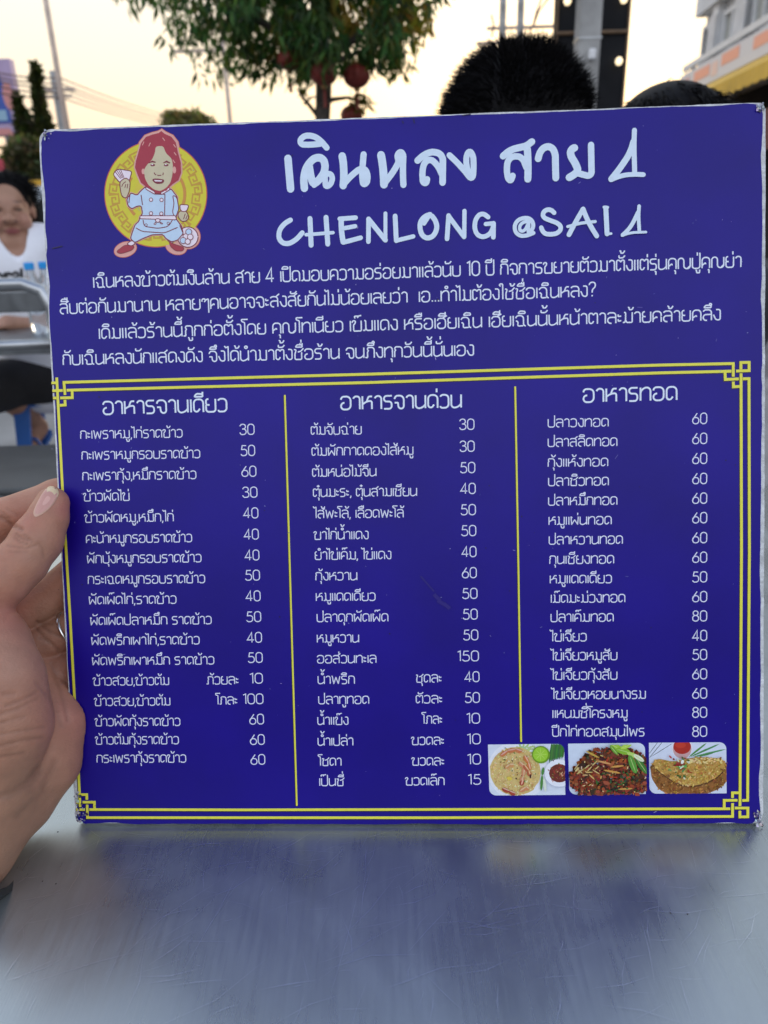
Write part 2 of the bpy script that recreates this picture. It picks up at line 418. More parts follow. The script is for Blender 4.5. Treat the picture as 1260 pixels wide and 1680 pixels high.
# polygon order TL, TR, BR, BL is clockwise: the left normal of each edge points outwards, so bites are negative
core_o = outline((0.0003, 0.0013, 0.0003, -0.0008), 0.00006, (0.0062, 0.0042, 0.0055, 0.0035), 1)
face_o = outline((-0.0005, -0.0002, -0.0004, -0.0003), 0.00010, (0.0075, 0.0050, 0.0072, 0.0062), 2,
                 chips=[(3, 0.93, 0.03, -0.0010), (3, 0.80, 0.02, -0.0009), (3, 0.86, 0.008, -0.0007), (3, 0.07, 0.02, -0.0018), (3, 0.03, 0.02, -0.0020),
                        (1, 0.06, 0.02, -0.0008), (1, 0.25, 0.02, -0.0005), (1, 0.65, 0.10, -0.0006), (1, 0.96, 0.03, -0.0009), (2, 0.03, 0.02, -0.0006), (2, 0.96, 0.02, -0.0010),
                        (0, 0.95, 0.03, -0.0005), (0, 0.03, 0.02, -0.0007), (2, 0.5, 0.02, -0.0003)])
M_CORE = mat('foam_core', (0.70, 0.72, 0.74), 0.7, noise=0.3, nscale=120, bump=0.4, bscale=400)
M_FACE = mat('purple_print', (0.0095, 0.0016, 0.235), 0.36, noise=0.18, nscale=14, spec=0.25, bump=0.012, bscale=500)
b = MB(); b.prism(core_o, -0.0042, -0.0002); on_board(b.build('foam_core', M_CORE))
b = MB(); b.prism(face_o, -0.00015, 0.0)
on_board(b.build('printed_face', M_FACE))

M_INK = mat('print_ink', (1, 1, 1), 0.36, attr='Col', spec=0.42, noise=0.05, nscale=300)
MM = 0.001
def rounded(pts, r, closed=False, seg=5):
    P = [Vector(p) for p in pts]; n = len(P); o = []
    for i in range(n):
        if not closed and i in (0, n - 1): o.append(P[i]); continue
        p = P[i]; a = P[i - 1] - p; c = P[(i + 1) % n] - p; la, lc = a.length, c.length
        if la < 1e-9 or lc < 1e-9: continue
        q = min(r, la * 0.5, lc * 0.5) if (closed or 0 < i - 1 or True) else r
        if not closed:
            q = min(r, la if i == 1 else la * 0.5, lc if i == n - 2 else lc * 0.5)
        if q < 1e-7: o.append(p); continue
        a0 = p + a / la * q; c0 = p + c / lc * q
        for k in range(seg + 1):
            t = k / seg; wq = 0.7071; dn = (1 - t) ** 2 + 2 * wq * t * (1 - t) + t * t
            o.append((a0 * (1 - t) ** 2 + p * 2 * wq * t * (1 - t) + c0 * t * t) / dn)
    return o
class Art(MB):
    z = 0.00005
    dz = 1.2e-6; rise = 0.0
    def step(s): s.z += s.dz
    def ribbon(s, pts, wd, col, closed=False):
        P = [Vector((p[0], p[1])) for p in pts]; Q = [P[0]]
        for p in P[1:]:
            if (p - Q[-1]).length > 1e-6: Q.append(p)
        if closed and (Q[0] - Q[-1]).length < 1e-6: Q.pop()
        n = len(Q)
        if n < 2: return
        wl = wd if isinstance(wd, (list, tuple)) else None
        vs = []
        for i in range(n):
            a = (Q[i] - Q[i - 1]).normalized() if (i > 0 or closed) else None
            c = (Q[(i + 1) % n] - Q[i]).normalized() if (i < n - 1 or closed) else None
            if a is None: a = c
            if c is None: c = a
            t = a + c
            t = t.normalized() if t.length > 1e-4 else a
            nn = Vector((-t.y, t.x)); cs = max(0.45, nn.dot(Vector((-a.y, a.x))))
            h = (wl[min(i, len(wl) - 1)] if wl else wd) / 2 / cs
            zz_ = s.z + s.rise * i / n
            vs += [(*(Q[i] + nn * h), zz_), (*(Q[i] - nn * h), zz_)]
        fs = []
        for i in range(n if closed else n - 1):
            j = (i + 1) % n; fs.append((2 * i, 2 * i + 1, 2 * j + 1, 2 * j))
        s.add(vs, fs, col); s.step()
    def disc(s, c, r, col, n=14, ry=None, rot=0.0):
        ry = r if ry is None else ry; cr, sr = math.cos(rot), math.sin(rot); vs = []
        for k in range(n):
            a = 2 * math.pi * k / n; x, y = r * math.cos(a), ry * math.sin(a); vs.append((c[0] + x * cr - y * sr, c[1] + x * sr + y * cr, s.z))
        s.add(vs, [tuple(range(n))], col); s.step()
    def poly(s, pts, col):
        tri = tessellate_polygon([[Vector((p[0], p[1], 0)) for p in pts]]); fs = []
        for a, b_, c in tri:
            cr = (pts[b_][0] - pts[a][0]) * (pts[c][1] - pts[a][1]) - (pts[b_][1] - pts[a][1]) * (pts[c][0] - pts[a][0])
            fs.append((a, b_, c) if cr > 0 else (a, c, b_))
        s.add([(p[0], p[1], s.z) for p in pts], fs, col); s.step()
    def brush(s, pts, wd, col, r=None):                 # a rounded, round-ended stroke
        P = rounded(pts, r if r is not None else wd * 1.2); s.ribbon(P, wd, col)
        for e in (P[0], P[-1]): s.disc(e, wd / 2, col, 10)

# ---- loopless Thai letters as monoline strokes: name: (ink width, [(corner radius, points), ...]) in units of the body height
O_ = .30
G = {
 'ก': (.62, [(.26, [(0, 0), (0, .58), (.10, .68), (.0, .80), (.06, 1), (.62, 1), (.62, 0)])]),
 'ข': (.68, [(.11, [(-.06, .80), (-.02, 1), (.22, 1), (.20, .74), (.06, .62), (.06, 0), (.68, 0), (.68, 1)])]),
 'ค': (.64, [(.28, [(0, 0), (0, 1), (.64, 1), (.64, 0)]), (.1, [(.02, .28), (.30, .52), (.30, .36)])]),
 'ฆ': (.66, [(.1, [(0, 1), (.12, 1), (.06, 0), (.66, 0), (.66, 1)])]),
 'ง': (.50, [(.16, [(-.02, .52), (.16, .02), (.50, .02), (.50, 1), (.18, 1)])]),
 'จ': (.62, [(.30, [(0, .74), (0, 1), (.62, 1), (.62, 0), (.26, 0), (.22, .50)]), (.0, [(.22, .46), (0, .46)])]),
 'ฉ': (.78, [(.28, [(.0, .76), (.04, 1), (.62, 1), (.62, .0), (.80, .0)]), (.16, [(.02, .50), (.20, .46), (.14, .0), (.60, .03)])]),
 'ช': (.70, [(.12, [(-.02, .96), (.16, .96), (.13, .74), (.06, .58), (.06, 0), (.62, 0), (.62, .70)]), (.05, [(.30, .72), (.56, .80), (.78, 1.08)])]),
 'ซ': (.70, [(.08, [(-.04, .96), (.06, .84), (.14, .98), (.15, .74), (.06, .58), (.06, 0), (.62, 0), (.62, .70)]), (.05, [(.30, .72), (.56, .80), (.78, 1.08)])]),
 'ณ': (1.02, [(.26, [(0, 0), (0, 1), (.48, 1), (.48, 0), (1.02, .02), (1.02, 1)]), (.0, [(.78, .02), (1.02, .28)])]),
 'ด': (.64, [(.28, [(.40, .26), (.24, 0), (0, .10), (0, 1), (.64, 1), (.64, 0)])]),
 'ต': (.66, [(.15, [(.36, .26), (.22, 0), (0, .10), (0, 1), (.27, 1), (.35, .80), (.43, 1), (.66, 1), (.66, 0)])]),
 'ถ': (.68, [(.24, [(.12, .10), (.12, .58), (.22, .68), (.10, .80), (.16, 1), (.68, 1), (.68, 0)]), (.06, [(.14, .22), (.12, .02), (-.06, .04)])]),
 'ท': (.64, [(.0, [(.0, 1), (0, 0)]), (.28, [(0, .62), (.16, 1), (.64, 1), (.64, 0)])]),
 'น': (.66, [(.26, [(0, 1), (0, 0), (.44, 0), (.66, .30)]), (.0, [(.66, 1), (.66, 0)])]),
 'บ': (.64, [(.22, [(0, 1), (0, 0), (.64, 0), (.64, 1)])]),
 'ป': (.64, [(.22, [(0, 1), (0, 0), (.64, 0), (.64, 1.46)])]),
 'ผ': (.74, [(.04, [(.14, .86), (.0, 1), (.06, 0), (.37, .62), (.68, 0), (.74, 1)])]),
 'ฝ': (.74, [(.04, [(.14, .86), (.0, 1), (.06, 0), (.37, .62), (.68, 0), (.74, 1.46)])]),
 'พ': (.84, [(.04, [(-.04, 1), (.04, 1), (.18, 0), (.42, .86), (.66, 0), (.84, 1)])]),
 'ฟ': (.84, [(.04, [(0, 1), (.18, 0), (.42, .86), (.66, 0), (.84, 1.46)])]),
 'ม': (.70, [(.07, [(.06, 1), (.18, .98), (.18, .24), (.10, .03), (-.04, .05)]), (.10, [(.18, .30), (.26, .03), (.70, .03), (.70, 1)])]),
 'ย': (.64, [(.15, [(.18, 1), (0, 1), (0, .54), (.24, .54)]), (.20, [(.0, .54), (0, 0), (.64, 0), (.64, 1)])]),
 'ร': (.54, [(.20, [(.54, 1), (0, 1), (0, .56), (.52, .56), (.52, 0), (0, 0)])]),
 'ล': (.64, [(.26, [(0, .84), (.06, 1), (.64, 1), (.64, 0)]), (.26, [(.64, .56), (0, .56), (0, 0), (.30, .0)])]),
 'ว': (.56, [(.27, [(0, .86), (.06, 1), (.56, 1), (.56, 0), (.0, 0), (.0, .14)])]),
 'ส': (.66, [(.26, [(0, .84), (.06, .98), (.62, .98), (.62, 0)]), (.26, [(.62, .56), (0, .56), (0, 0), (.30, .0)]), (0, [(.48, .98), (.76, 1.24)])]),
 'ห': (.66, [(.0, [(0, 1), (0, 0)]), (.14, [(0, .38), (.30, .60), (.64, .64), (.64, 0)]), (.10, [(.30, .62), (.42, .98), (.66, .98)])]),
 'อ': (.66, [(.30, [(0, .76), (0, 1), (.66, 1), (.66, 0), (0, 0), (0, .52), (.24, .52)])]),
 'ฮ': (.66, [(.28, [(0, .74), (0, .98), (.64, .98), (.64, 0), (0, 0), (0, .52), (.24, .52)]), (0, [(.40, .98), (.76, 1.22)])]),
 'ะ': (.22, [(.06, [(.0, .82), (.0, .62), (.24, .66)]), (.06, [(.0, .38), (.0, .18), (.24, .22)])]),
 'า': (.44, [(.24, [(0, .82), (.04, 1), (.44, 1), (.44, 0)])]),
 'เ': (.06, [(.0, [(.03, 1), (.03, 0)])]),
 'แ': (.32, [(.0, [(.03, 1), (.03, 0)]), (0, [(.29, 1), (.29, 0)])]),
 'โ': (.20, [(.08, [(.40, 1.46), (-.12, 1.46), (-.10, 1.26), (.14, 1.16), (.14, 0)])]),
 'ไ': (.16, [(.03, [(-.20, 1.50), (-.08, 1.30), (.12, 1.42), (.12, 0)])]),
 'ใ': (.18, [(.09, [(-.02, 1.26), (-.14, 1.30), (-.10, 1.48), (.14, 1.46), (.14, 0)])]),
 'ๆ': (.56, [(.20, [(0, .72), (0, 1), (.28, 1), (.28, .72), (.18, .72)]), (.1, [(.28, .86), (.56, 1), (.56, -.36)])]),
 '0': (.64, [('c', .32, [(0, 0), (.64, 0), (.64, 1.34), (0, 1.34)])]),
 '1': (.26, [(.0, [(0, 1.20), (.24, 1.34), (.24, 0)])]),
 '3': (.60, [(.30, [(0, 1.08), (.04, 1.34), (.56, 1.34), (.56, .74), (.22, .72)]), (.32, [(.22, .72), (.62, .72), (.62, 0), (0, 0), (0, .28)])]),
 '4': (.68, [(.0, [(.68, .34), (0, .34), (.48, 1.34), (.48, 0)])]),
 '5': (.62, [(.32, [(0, .22), (.04, 0), (.62, 0), (.62, .84), (.06, .80)]), (.0, [(.07, .74), (.14, 1.31), (.56, 1.31)])]),
 '6': (.64, [('c', .32, [(0, 0), (.64, 0), (.64, .80), (0, .80)]), (.1, [(.02, .48), (.16, .80), (.46, 1.34)])]),
 '8': (.60, [('c', .30, [(0, 0), (.60, 0), (.60, .74), (0, .74)]), ('c', .27, [(.05, .74), (.55, .74), (.55, 1.34), (.05, 1.34)])]),
 ',': (.06, [(.0, [(.06, .10), (-.02, -.22)])]),
 '.': (.08, [(.0, [(.04, .13), (.04, -.01)])]),
 '?': (.50, [(.24, [(0, 1.08), (.02, 1.34), (.50, 1.34), (.50, .86), (.24, .66), (.24, .36)]), (.0, [(.24, .13), (.24, -.01)])]),
}
ABOVE = {   # relative to the right edge of the letter below
 'ิ': [('c', .10, [(-.60, 1.20), (-.02, 1.20), (-.04, 1.40), (-.44, 1.44)])],
 'ี': [('c', .10, [(-.60, 1.20), (-.02, 1.20), (-.04, 1.40), (-.44, 1.44)]), (0, [(-.03, 1.20), (-.03, 1.58)])],
 'ึ': [('c', .10, [(-.60, 1.20), (-.02, 1.20), (-.04, 1.40), (-.44, 1.44)]), ('c', .07, [(-.16, 1.40), (.0, 1.40), (.0, 1.58), (-.16, 1.58)])],
 'ื': [('c', .10, [(-.60, 1.20), (-.02, 1.20), (-.04, 1.40), (-.44, 1.44)]), (0, [(-.03, 1.20), (-.03, 1.58)]), (0, [(-.20, 1.36), (-.20, 1.58)])],
 'ั': [(.10, [(-.44, 1.46), (-.46, 1.22), (-.10, 1.22), (.06, 1.44)])],
 '็': [(.08, [(-.50, 1.22), (-.54, 1.44), (-.22, 1.44), (-.30, 1.26)]), (.05, [(-.22, 1.44), (.02, 1.50)])],
 'ํ': [('c', .11, [(-.30, 1.20), (-.08, 1.20), (-.08, 1.42), (-.30, 1.42)])],
}
TONE = {'่': [(0, [(-.06, .0), (-.06, .30)])],
        '้': [(.08, [(-.34, .26), (-.22, .26), (-.24, .04), (-.02, .04), (.10, .28)])],
        '๊': [(.06, [(-.40, .04), (-.34, .28), (-.24, .08), (-.14, .26), (.08, .26)])],
        '๋': [(0, [(-.12, -.02), (-.12, .30)]), (0, [(-.28, .14), (.04, .14)])],
        '์': [(.08, [(-.02, .28), (-.20, .20), (-.20, .02), (-.04, .08)])]}
BELOW = {'ุ': [(.06, [(-.16, -.16), (-.05, -.16), (-.05, -.48)])],
         'ู': [(.08, [(-.38, -.14), (-.28, -.16), (-.28, -.42), (-.02, -.42), (-.02, -.12)])]}
def layout(text, gap=.185):
    x = 0.0; strokes = []; right = 0.0; hasup = False; base = ''
    def put(S, dx, dy):
        for t in S:
            if t[0] == 'c': strokes.append((True, t[1], [(p[0] + dx, p[1] + dy) for p in t[2]]))
            else: strokes.append((False, t[0], [(p[0] + dx, p[1] + dy) for p in t[1]]))
    T = text.replace('ำ', 'ํา'); i = 0
    # nikhahit precedes its tone in drawing order: the tone rides above it
    T = T.replace('้ํ', 'ํ้').replace('่ํ', 'ํ่')
    for ch in T:
        if ch == ' ': x += .42; continue
        sh = -.16 if base in 'ปฝฟ' and base else 0.0
        if ch in ABOVE: put(ABOVE[ch], right + sh, 0); hasup = True; continue
        if ch in TONE: put(TONE[ch], right + sh - (.06 if hasup else 0), 1.62 if hasup else 1.20); continue
        if ch in BELOW: put(BELOW[ch], right, 0); continue
        wd, S = G[ch]; put(S, x, 0); right = x + wd; base = ch; hasup = False
        x += wd + (gap if ch not in 'เโไใ' else gap * .9)
    return strokes, right
def text(art, s, pl, pr, H, col, wt=.145, fit=True, right=None):
    """one line of lettering from its left to its right baseline point; H is the body height in photo pixels"""
    st, wd = layout(s); h = H / 3290.0
    L = Vector(UV(*pl)); R = Vector(UV(*pr)); ex = (R - L); sx = ex.length / wd; ex = ex.normalized(); ey = Vector((-ex.y, ex.x))
    for closed, r, pts in st:
        P = rounded([(p[0] * sx, p[1] * h) for p in pts], r * (sx + h) / 2, closed)
        art.ribbon([L + ex * p.x + ey * p.y for p in P], wt * h, col, closed)
        if art.z > 0.00005 + 12 * 1.2e-6: art.z = 0.00005
WHT = lin('e2e6fa'); 
# ---- title, brushed
def Z(ox, oy, sc_): return lambda pts: [UV(ox + x / sc_, oy + y / sc_) for x, y in pts]
TCOL = lin('d6e8fa')
def strokes(name, parts, colr=TCOL):
    a = Art(); a.dz = 7e-6; a.rise = 6e-6
    for (tr, k, S) in parts:
        for wd, pts in S:
            a.brush(tr(pts), wd / k / 3290.0, colr, r=wd / k / 3290.0 * 1.6)
    on_board(a.build(name, M_INK, colors=True))
zA, zB, zC, zD = Z(460, 200, 3.706), Z(800, 200, 4.5), Z(440, 330, 3.15), Z(820, 320, 4.846)
strokes('thai_title', [(zA, 3.706, [
  (46, [(46, 222), (62, 408)]),
  (46, [(146, 404), (140, 330), (165, 258), (215, 214), (262, 222), (278, 290), (235, 355), (200, 382), (184, 330), (176, 272)]),
  (34, [(205, 385), (262, 335), (298, 308), (320, 338), (304, 385), (274, 396), (272, 335)]),
  (36, [(282, 158), (240, 108), (192, 82), (142, 86), (118, 114), (128, 138), (180, 140), (242, 134)]),
  (46, [(376, 208), (392, 300), (382, 388)]), (38, [(384, 380), (430, 328), (480, 288), (512, 284), (532, 320), (526, 372), (504, 382), (496, 330), (500, 270), (506, 198)]),
  (48, [(612, 202), (630, 300), (630, 382)]), (38, [(632, 376), (690, 300), (722, 240), (708, 205), (730, 180), (748, 200), (744, 290), (748, 384)]),
  (40, [(834, 236), (880, 194), (940, 180), (988, 206), (986, 370)]), (38, [(982, 320), (955, 262), (912, 226), (876, 246), (862, 300), (866, 368), (886, 376), (892, 350)]),
  (36, [(1028, 204), (1100, 272), (1168, 362), (1176, 280), (1172, 206), (1150, 174), (1130, 206), (1130, 270), (1140, 300)])]),
 (zB, 4.5, [
  (50, [(114, 254), (165, 208), (240, 190), (285, 180), (326, 148)]), (52, [(292, 200), (300, 300), (296, 424)]), (46, [(286, 340), (258, 268), (205, 250), (152, 275), (138, 345), (150, 420), (170, 438), (184, 400)]),
  (50, [(372, 274), (386, 220), (424, 184), (470, 186), (498, 230), (502, 416)]),
  (54, [(640, 194), (612, 205), (610, 250), (648, 310), (668, 362), (640, 390), (602, 412)]), (46, [(660, 380), (745, 402), (766, 384), (762, 172)]),
  (36, [(1082, 64), (1078, 180), (1084, 384)]), (46, [(1074, 150), (1060, 215), (1000, 310), (945, 385), (912, 424)]), (34, [(908, 430), (985, 398), (1070, 388), (1148, 392)])])])
strokes('english_title', [(zC, 3.15, [
  (26, [(115, 98), (76, 120), (52, 165), (60, 208), (95, 224), (140, 205), (176, 164)]), (26, [(216, 90), (222, 228)]), (26, [(299, 84), (308, 222)]), (18, [(196, 174), (335, 163)]),
  (28, [(378, 95), (376, 150), (388, 212)]), (24, [(370, 92), (452, 86)]), (22, [(385, 142), (450, 130)]), (24, [(388, 214), (478, 190)]),
  (24, [(519, 92), (518, 210)]), (26, [(519, 94), (560, 145), (606, 202)]), (20, [(606, 64), (606, 200)]), (25, [(656, 78), (662, 205)]), (22, [(662, 205), (750, 183)]),
  (26, [(836, 70), (796, 84), (779, 136), (800, 188), (840, 194), (870, 160), (872, 110), (846, 78)]), (20, [(806, 118), (834, 74)]),
  (24, [(932, 76), (924, 196)]), (24, [(932, 78), (970, 130), (1012, 186)]), (22, [(1014, 52), (1013, 184)]),
  (24, [(1136, 84), (1106, 60), (1072, 88), (1064, 148), (1090, 188), (1135, 182), (1160, 150), (1164, 116)]), (22, [(1164, 116), (1124, 120)]), (24, [(1164, 116), (1163, 188)])]),
 (zD, 4.846, [
  (32, [(266, 304), (200, 330), (140, 322), (112, 270), (126, 215), (175, 184), (236, 186), (266, 222), (262, 272), (236, 300)]), (26, [(224, 214), (180, 216), (152, 258), (164, 294), (198, 284), (226, 228)]), (26, [(230, 216), (224, 296)]),
  (36, [(430, 144), (405, 118), (365, 120), (338, 148), (346, 182), (400, 206), (460, 226), (490, 260), (465, 305), (400, 318), (345, 308), (328, 262)]),
  (38, [(660, 114), (592, 232), (548, 318)]), (38, [(660, 114), (702, 222), (768, 328)]), (24, [(538, 254), (640, 226), (756, 214)]),
  (38, [(840, 106), (850, 312)]), (24, [(826, 100), (854, 102)]), (20, [(846, 314), (882, 310)]),
  (28, [(1104, 92), (1098, 170), (1106, 294)]), (32, [(1096, 140), (1050, 236), (1010, 290), (974, 320)]), (20, [(968, 326), (1040, 302), (1158, 298)])])])

# ---- paragraph
a = Art()
for s_, l, r_ in (('เฉินหลงข้าวต้มเงินล้าน สาย 4 เปิดมอบความอร่อยมาแล้วนับ 10 ปี กิจการขยายตัวมาตั้งแต่รุ่นคุณปู่คุณย่า', (153.7, 472), (1215.4, 438)),
                ('สืบต่อกันมานาน หลายๆคนอาจจะสงสัยกันไม่น้อยเลยว่า  เอ...ทำไมต้องใช้ชื่อเฉินหลง?', (99.3, 515), (976.7, 486)),
                ('เดิมแล้วร้านนี้ถูกก่อตั้งโดย คุณโทเนียว เข็มแดง หรือเฮียเฉิน เฮียเฉินนั้นหน้าตาละม้ายคล้ายคลึง', (163, 556), (1181.5, 525)),
                ('กับเฉินหลงนักแสดงดัง จึงได้นำมาตั้งชื่อร้าน จนถึงทุกวันนี้นั่นเอง', (104, 598.8), (776.8, 583))):
    text(a, s_, l, r_, 17.0, lin('e0e8fa'), .13)
on_board(a.build('story_text', M_INK, colors=True))

# ---- three columns
def column(name, head, rows, prices):
    a = Art(); s_, l, r_ = head; text(a, s_, l, r_, 21.5, lin('e0ecfc'), .135)
    on_board(a.build(name + '_heading', M_INK, colors=True))
    a = Art()
    for s_, x0, x1, y, dy in rows: text(a, s_, (x0, y), (x1, y - dy), 13.2, WHT, .13)
    on_board(a.build(name + '_text', M_INK, colors=True))
    a = Art()
    for s_, x0, x1, y in prices: text(a, s_, (x0, y), (x1, y - .3), 12.9, WHT, .13)
    on_board(a.build('price_text', M_INK, colors=True))
N1 = ['กะเพราหมู,ไก่ราดข้าว', 'กะเพราหมูกรอบราดข้าว', 'กะเพรากุ้ง,หมึกราดข้าว', 'ข้าวผัดไข่', 'ข้าวผัดหมู,หมึก,ไก่', 'คะน้าหมูกรอบราดข้าว', 'ผักบุ้งหมูกรอบราดข้าว', 'กระเฉดหมูกรอบราดข้าว',
      'ผัดเผ็ดไก่,ราดข้าว', 'ผัดเผ็ดปลาหมึก ราดข้าว', 'ผัดพริกเผาไก่,ราดข้าว', 'ผัดพริกเผาหมึก ราดข้าว', 'ข้าวสวย,ข้าวต้ม', 'ข้าวสวย,ข้าวต้ม', 'ข้าวผัดกุ้งราดข้าว', 'ข้าวต้มกุ้งราดข้าว', 'กระเพรากุ้งราดข้าว']
X1 = [(132.6, 299, 719.9), (134.7, 328, 754), (136, 321.6, 788), (138, 212, 822), (140, 284.5, 857), (142, 314.7, 891), (143.7, 330, 924), (145, 336, 958), (146.7, 289, 991.3), (149, 346.7, 1025.3),
      (150.7, 327, 1058), (152, 351, 1091), (154, 277, 1124.3), (156, 279, 1157.7), (157, 295.4, 1191), (157.6, 293, 1221), (159.4, 305, 1251)]
rows = [(n, x, r_, y, (r_ - x) * max(0, .016 - .012 * i / 16)) for i, (n, (x, r_, y)) in enumerate(zip(N1, X1))] + [('ถ้วยละ', 340, 391, 1122.5, .3), ('โถละ', 356, 389, 1155.5, .2)]
PR1 = list(zip('30 50 60 30 40 40 40 50 40 50 40 50 10 100 60 60 60'.split(),
     [394, 395.5, 397, 398.6, 400, 401, 402.5, 403, 404, 405, 406, 407.6, 410.6, 399.5, 410, 411, 412],
     [417, 418, 420, 421.8, 423.3, 424, 425, 426, 427, 428, 429.3, 430.5, 430.8, 431.7, 432.6, 433.8, 434.7],
     [713, 747.6, 781.7, 816, 850, 884.8, 919, 952, 986, 1020, 1054, 1087, 1121, 1154.7, 1188, 1221.4, 1254]))
column('single_dish', ('อาหารจานเดียว', (170, 680), (372, 675)), rows, PR1)
N2 = ['ต้มจับฉ่าย', 'ต้มผักกาดดองไส้หมู', 'ต้มหน่อไม้จีน', 'ตุ๋นมะระ, ตุ๋นสามเซียน', 'ไส้พะโล้, เลือดพะโล้', 'ขาไก่น้ำแดง', 'ยำไข่เค็ม, ไข่แดง', 'กุ้งหวาน', 'หมูแดดเดียว', 'ปลาดุกผัดเผ็ด', 'หมูหวาน', 'ออส่วนทะเล', 'น้ำพริก', 'ปลาทูทอด', 'น้ำแข็ง', 'น้ำเปล่า', 'โซดา', 'เป็นซี่']
X2 = [(510.7, 592.7, 713), (512, 677.5, 747.6), (513, 616.9, 782), (514.3, 683.5, 815), (517, 661.5, 850), (516, 604, 885), (517.3, 641.3, 918), (518.3, 585.5, 952), (519, 615.4, 985.8), (520.4, 636.5, 1020), (520.7, 588.5, 1054),
      (521, 616.9, 1087.8), (522, 581.6, 1121.8), (523, 605, 1154.7), (521.6, 571, 1188.8), (522, 579, 1222.9), (524, 559.6, 1256), (524.3, 564, 1289)]
rows = [(n, x, r_, y, (r_ - x) * max(0, .012 - .011 * i / 17)) for i, (n, (x, r_, y)) in enumerate(zip(N2, X2))]
rows += [('ชุดละ', 683, 724, 1119.4, .2), ('ตัวละ', 683, 725, 1153.5, .2), ('โถละ', 694, 725, 1187, .2), ('ขวดละ', 676, 728, 1221.7, .2), ('ขวดละ', 676.6, 728.4, 1255.4, .1), ('ขวดเล็ก', 666, 728.7, 1288, .1)]
PR2 = list(zip('30 30 50 40 50 50 40 60 50 50 50 150 40 50 10 10 10 15'.split(),
     [754.4, 755, 755.6, 756, 756.5, 757.4, 758, 758.6, 759, 760, 760.7, 751, 763, 763.4, 766, 767, 767.4, 768.6],
     [777.6, 778, 779, 779.7, 780, 780.6, 781, 781.5, 782.7, 783, 784, 785, 786, 786.6, 787, 788, 788.5, 788.8],
     [704.8, 740.7, 775.7, 810, 844.7, 879, 913.5, 948, 982, 1016, 1050, 1084.5, 1118.5, 1152.6, 1186.7, 1220.5, 1253.6, 1286.8]))
column('quick_dish', ('อาหารจานด่วน', (559.6, 672), (756.5, 668.5)), rows, PR2)
N3 = ['ปลาวงทอด', 'ปลาสลิดทอด', 'กุ้งแห้งทอด', 'ปลาซิวทอด', 'ปลาหมึกทอด', 'หมูแผ่นทอด', 'ปลาหวานทอด', 'กุนเชียงทอด', 'หมูแดดเดียว', 'เม็ดมะม่วงทอด', 'ปลาเค็มทอด', 'ไข่เจียว', 'ไข่เจียวหมูสับ', 'ไข่เจียวกุ้งสับ', 'ไข่เจียวหอยนางรม', 'แหนมซี่โครงหมู', 'ปีกไก่ทอดสมุนไพร']
X3 = [(899.3, 997.7, 700.7), (899.3, 1012, 732.7), (899.3, 997, 765.7), (900, 998, 797), (900, 1012, 829), (900.7, 1002.7, 861), (901, 1021, 893), (902, 1006.7, 925), (902.7, 1003, 957), (904, 1025, 988.7), (904, 1006, 1020), (905, 961.7, 1052),
      (906, 1012, 1083), (906, 1012, 1115), (907, 1058.7, 1146.7), (906.7, 1028.7, 1177.7), (906.7, 1056.7, 1208)]
rows = [(n, x, r_, y, (r_ - x) * max(0, .012 - .008 * i / 16)) for i, (n, (x, r_, y)) in enumerate(zip(N3, X3))]
PR3 = [(p, 1136.3, 1159.3, y) for p, y in zip('60 60 60 60 60 60 60 60 50 60 80 40 50 60 60 80 80'.split(),
     [695.3, 728, 760.7, 793.7, 826, 858, 890.7, 922.8, 955, 987.3, 1019, 1051, 1082.3, 1114, 1145.7, 1177, 1208.3])]
column('fried_dish', ('อาหารทอด', (957.3, 660), (1110, 656)), rows, PR3)

# ---- yellow border with woven corners, thin dark outline under it
LINES = [
  [(1080, 599), (1203, 596.4), (1203, 618)], [(1203, 626), (1203.3, 634.5), (1214, 634)], [(600, 627.7), (1080, 611.8), (1200, 609)], [(1207.5, 608.8), (1229, 608), (1229, 594.5), (1215.5, 594.8), (1215.5, 606)],
  [(1189.5, 611), (1190, 622.6), (1212, 621.6)], [(1215.7, 612.5), (1216.5, 900), (1214, 1322.5)], [(1218.6, 621.4), (1228.8, 621.2), (1229.5, 900), (1226.5, 1313), (1217.6, 1313.2)],
  [(155, 1328), (400, 1328.6), (1198, 1326.8)], [(1205.3, 1325.6), (1227, 1325.6), (1226.8, 1340), (1213.8, 1340.2), (1213.8, 1330)], [(143, 1320), (143.6, 1341.3), (700, 1341.5), (1201.8, 1339.4), (1201.8, 1317.5)],
  [(1188.2, 1326.5), (1188.2, 1313), (1209.8, 1312.8)], [(1201.8, 1309), (1201.8, 1300.6), (1212, 1300.6)],
  [(93.2, 619.4), (103, 810), (115, 1010), (128.6, 1258), (131.6, 1324)], [(84.6, 628.2), (92, 628)], [(86, 641), (103, 640.5)], [(87, 653), (92.5, 652.8)],
  [(106.8, 648), (105, 627.3), (600, 614), (1080, 599)], [(109.4, 640.2), (600, 627.7)], [(118.4, 641.5), (118.8, 652.4), (98.8, 652.8)], [(106.6, 656), (107.2, 664.4), (98.2, 665)],
  [(131.5, 1303.6), (142.4, 1303.5), (142.6, 1312)], [(124.4, 1316.2), (128.6, 1316.2)], [(135.4, 1316), (155, 1316), (155.2, 1327)], [(125, 1328.2), (139.4, 1328)], [(146.6, 1328), (156, 1328)],
  [(467.3, 648), (487, 1322)], [(845.3, 634), (850.5, 930), (855, 1217)]]
a = Art(); dk = Art(); dk.z = 0.000042
for i, L in enumerate(LINES):
    wd = (4.5 if i < len(LINES) - 2 else 2.9) / 3290
    P = [UV(*p) for p in L]
    dk.ribbon([(p[0] - .0002, p[1] - .00022) for p in P], wd + .0004, lin('2a1420'))
    a.ribbon(P, wd, lin('e9e44c'))
    if a.z > .000075: a.z = .00005
    dk.z = 0.000042 + (i % 4) * 1.2e-6
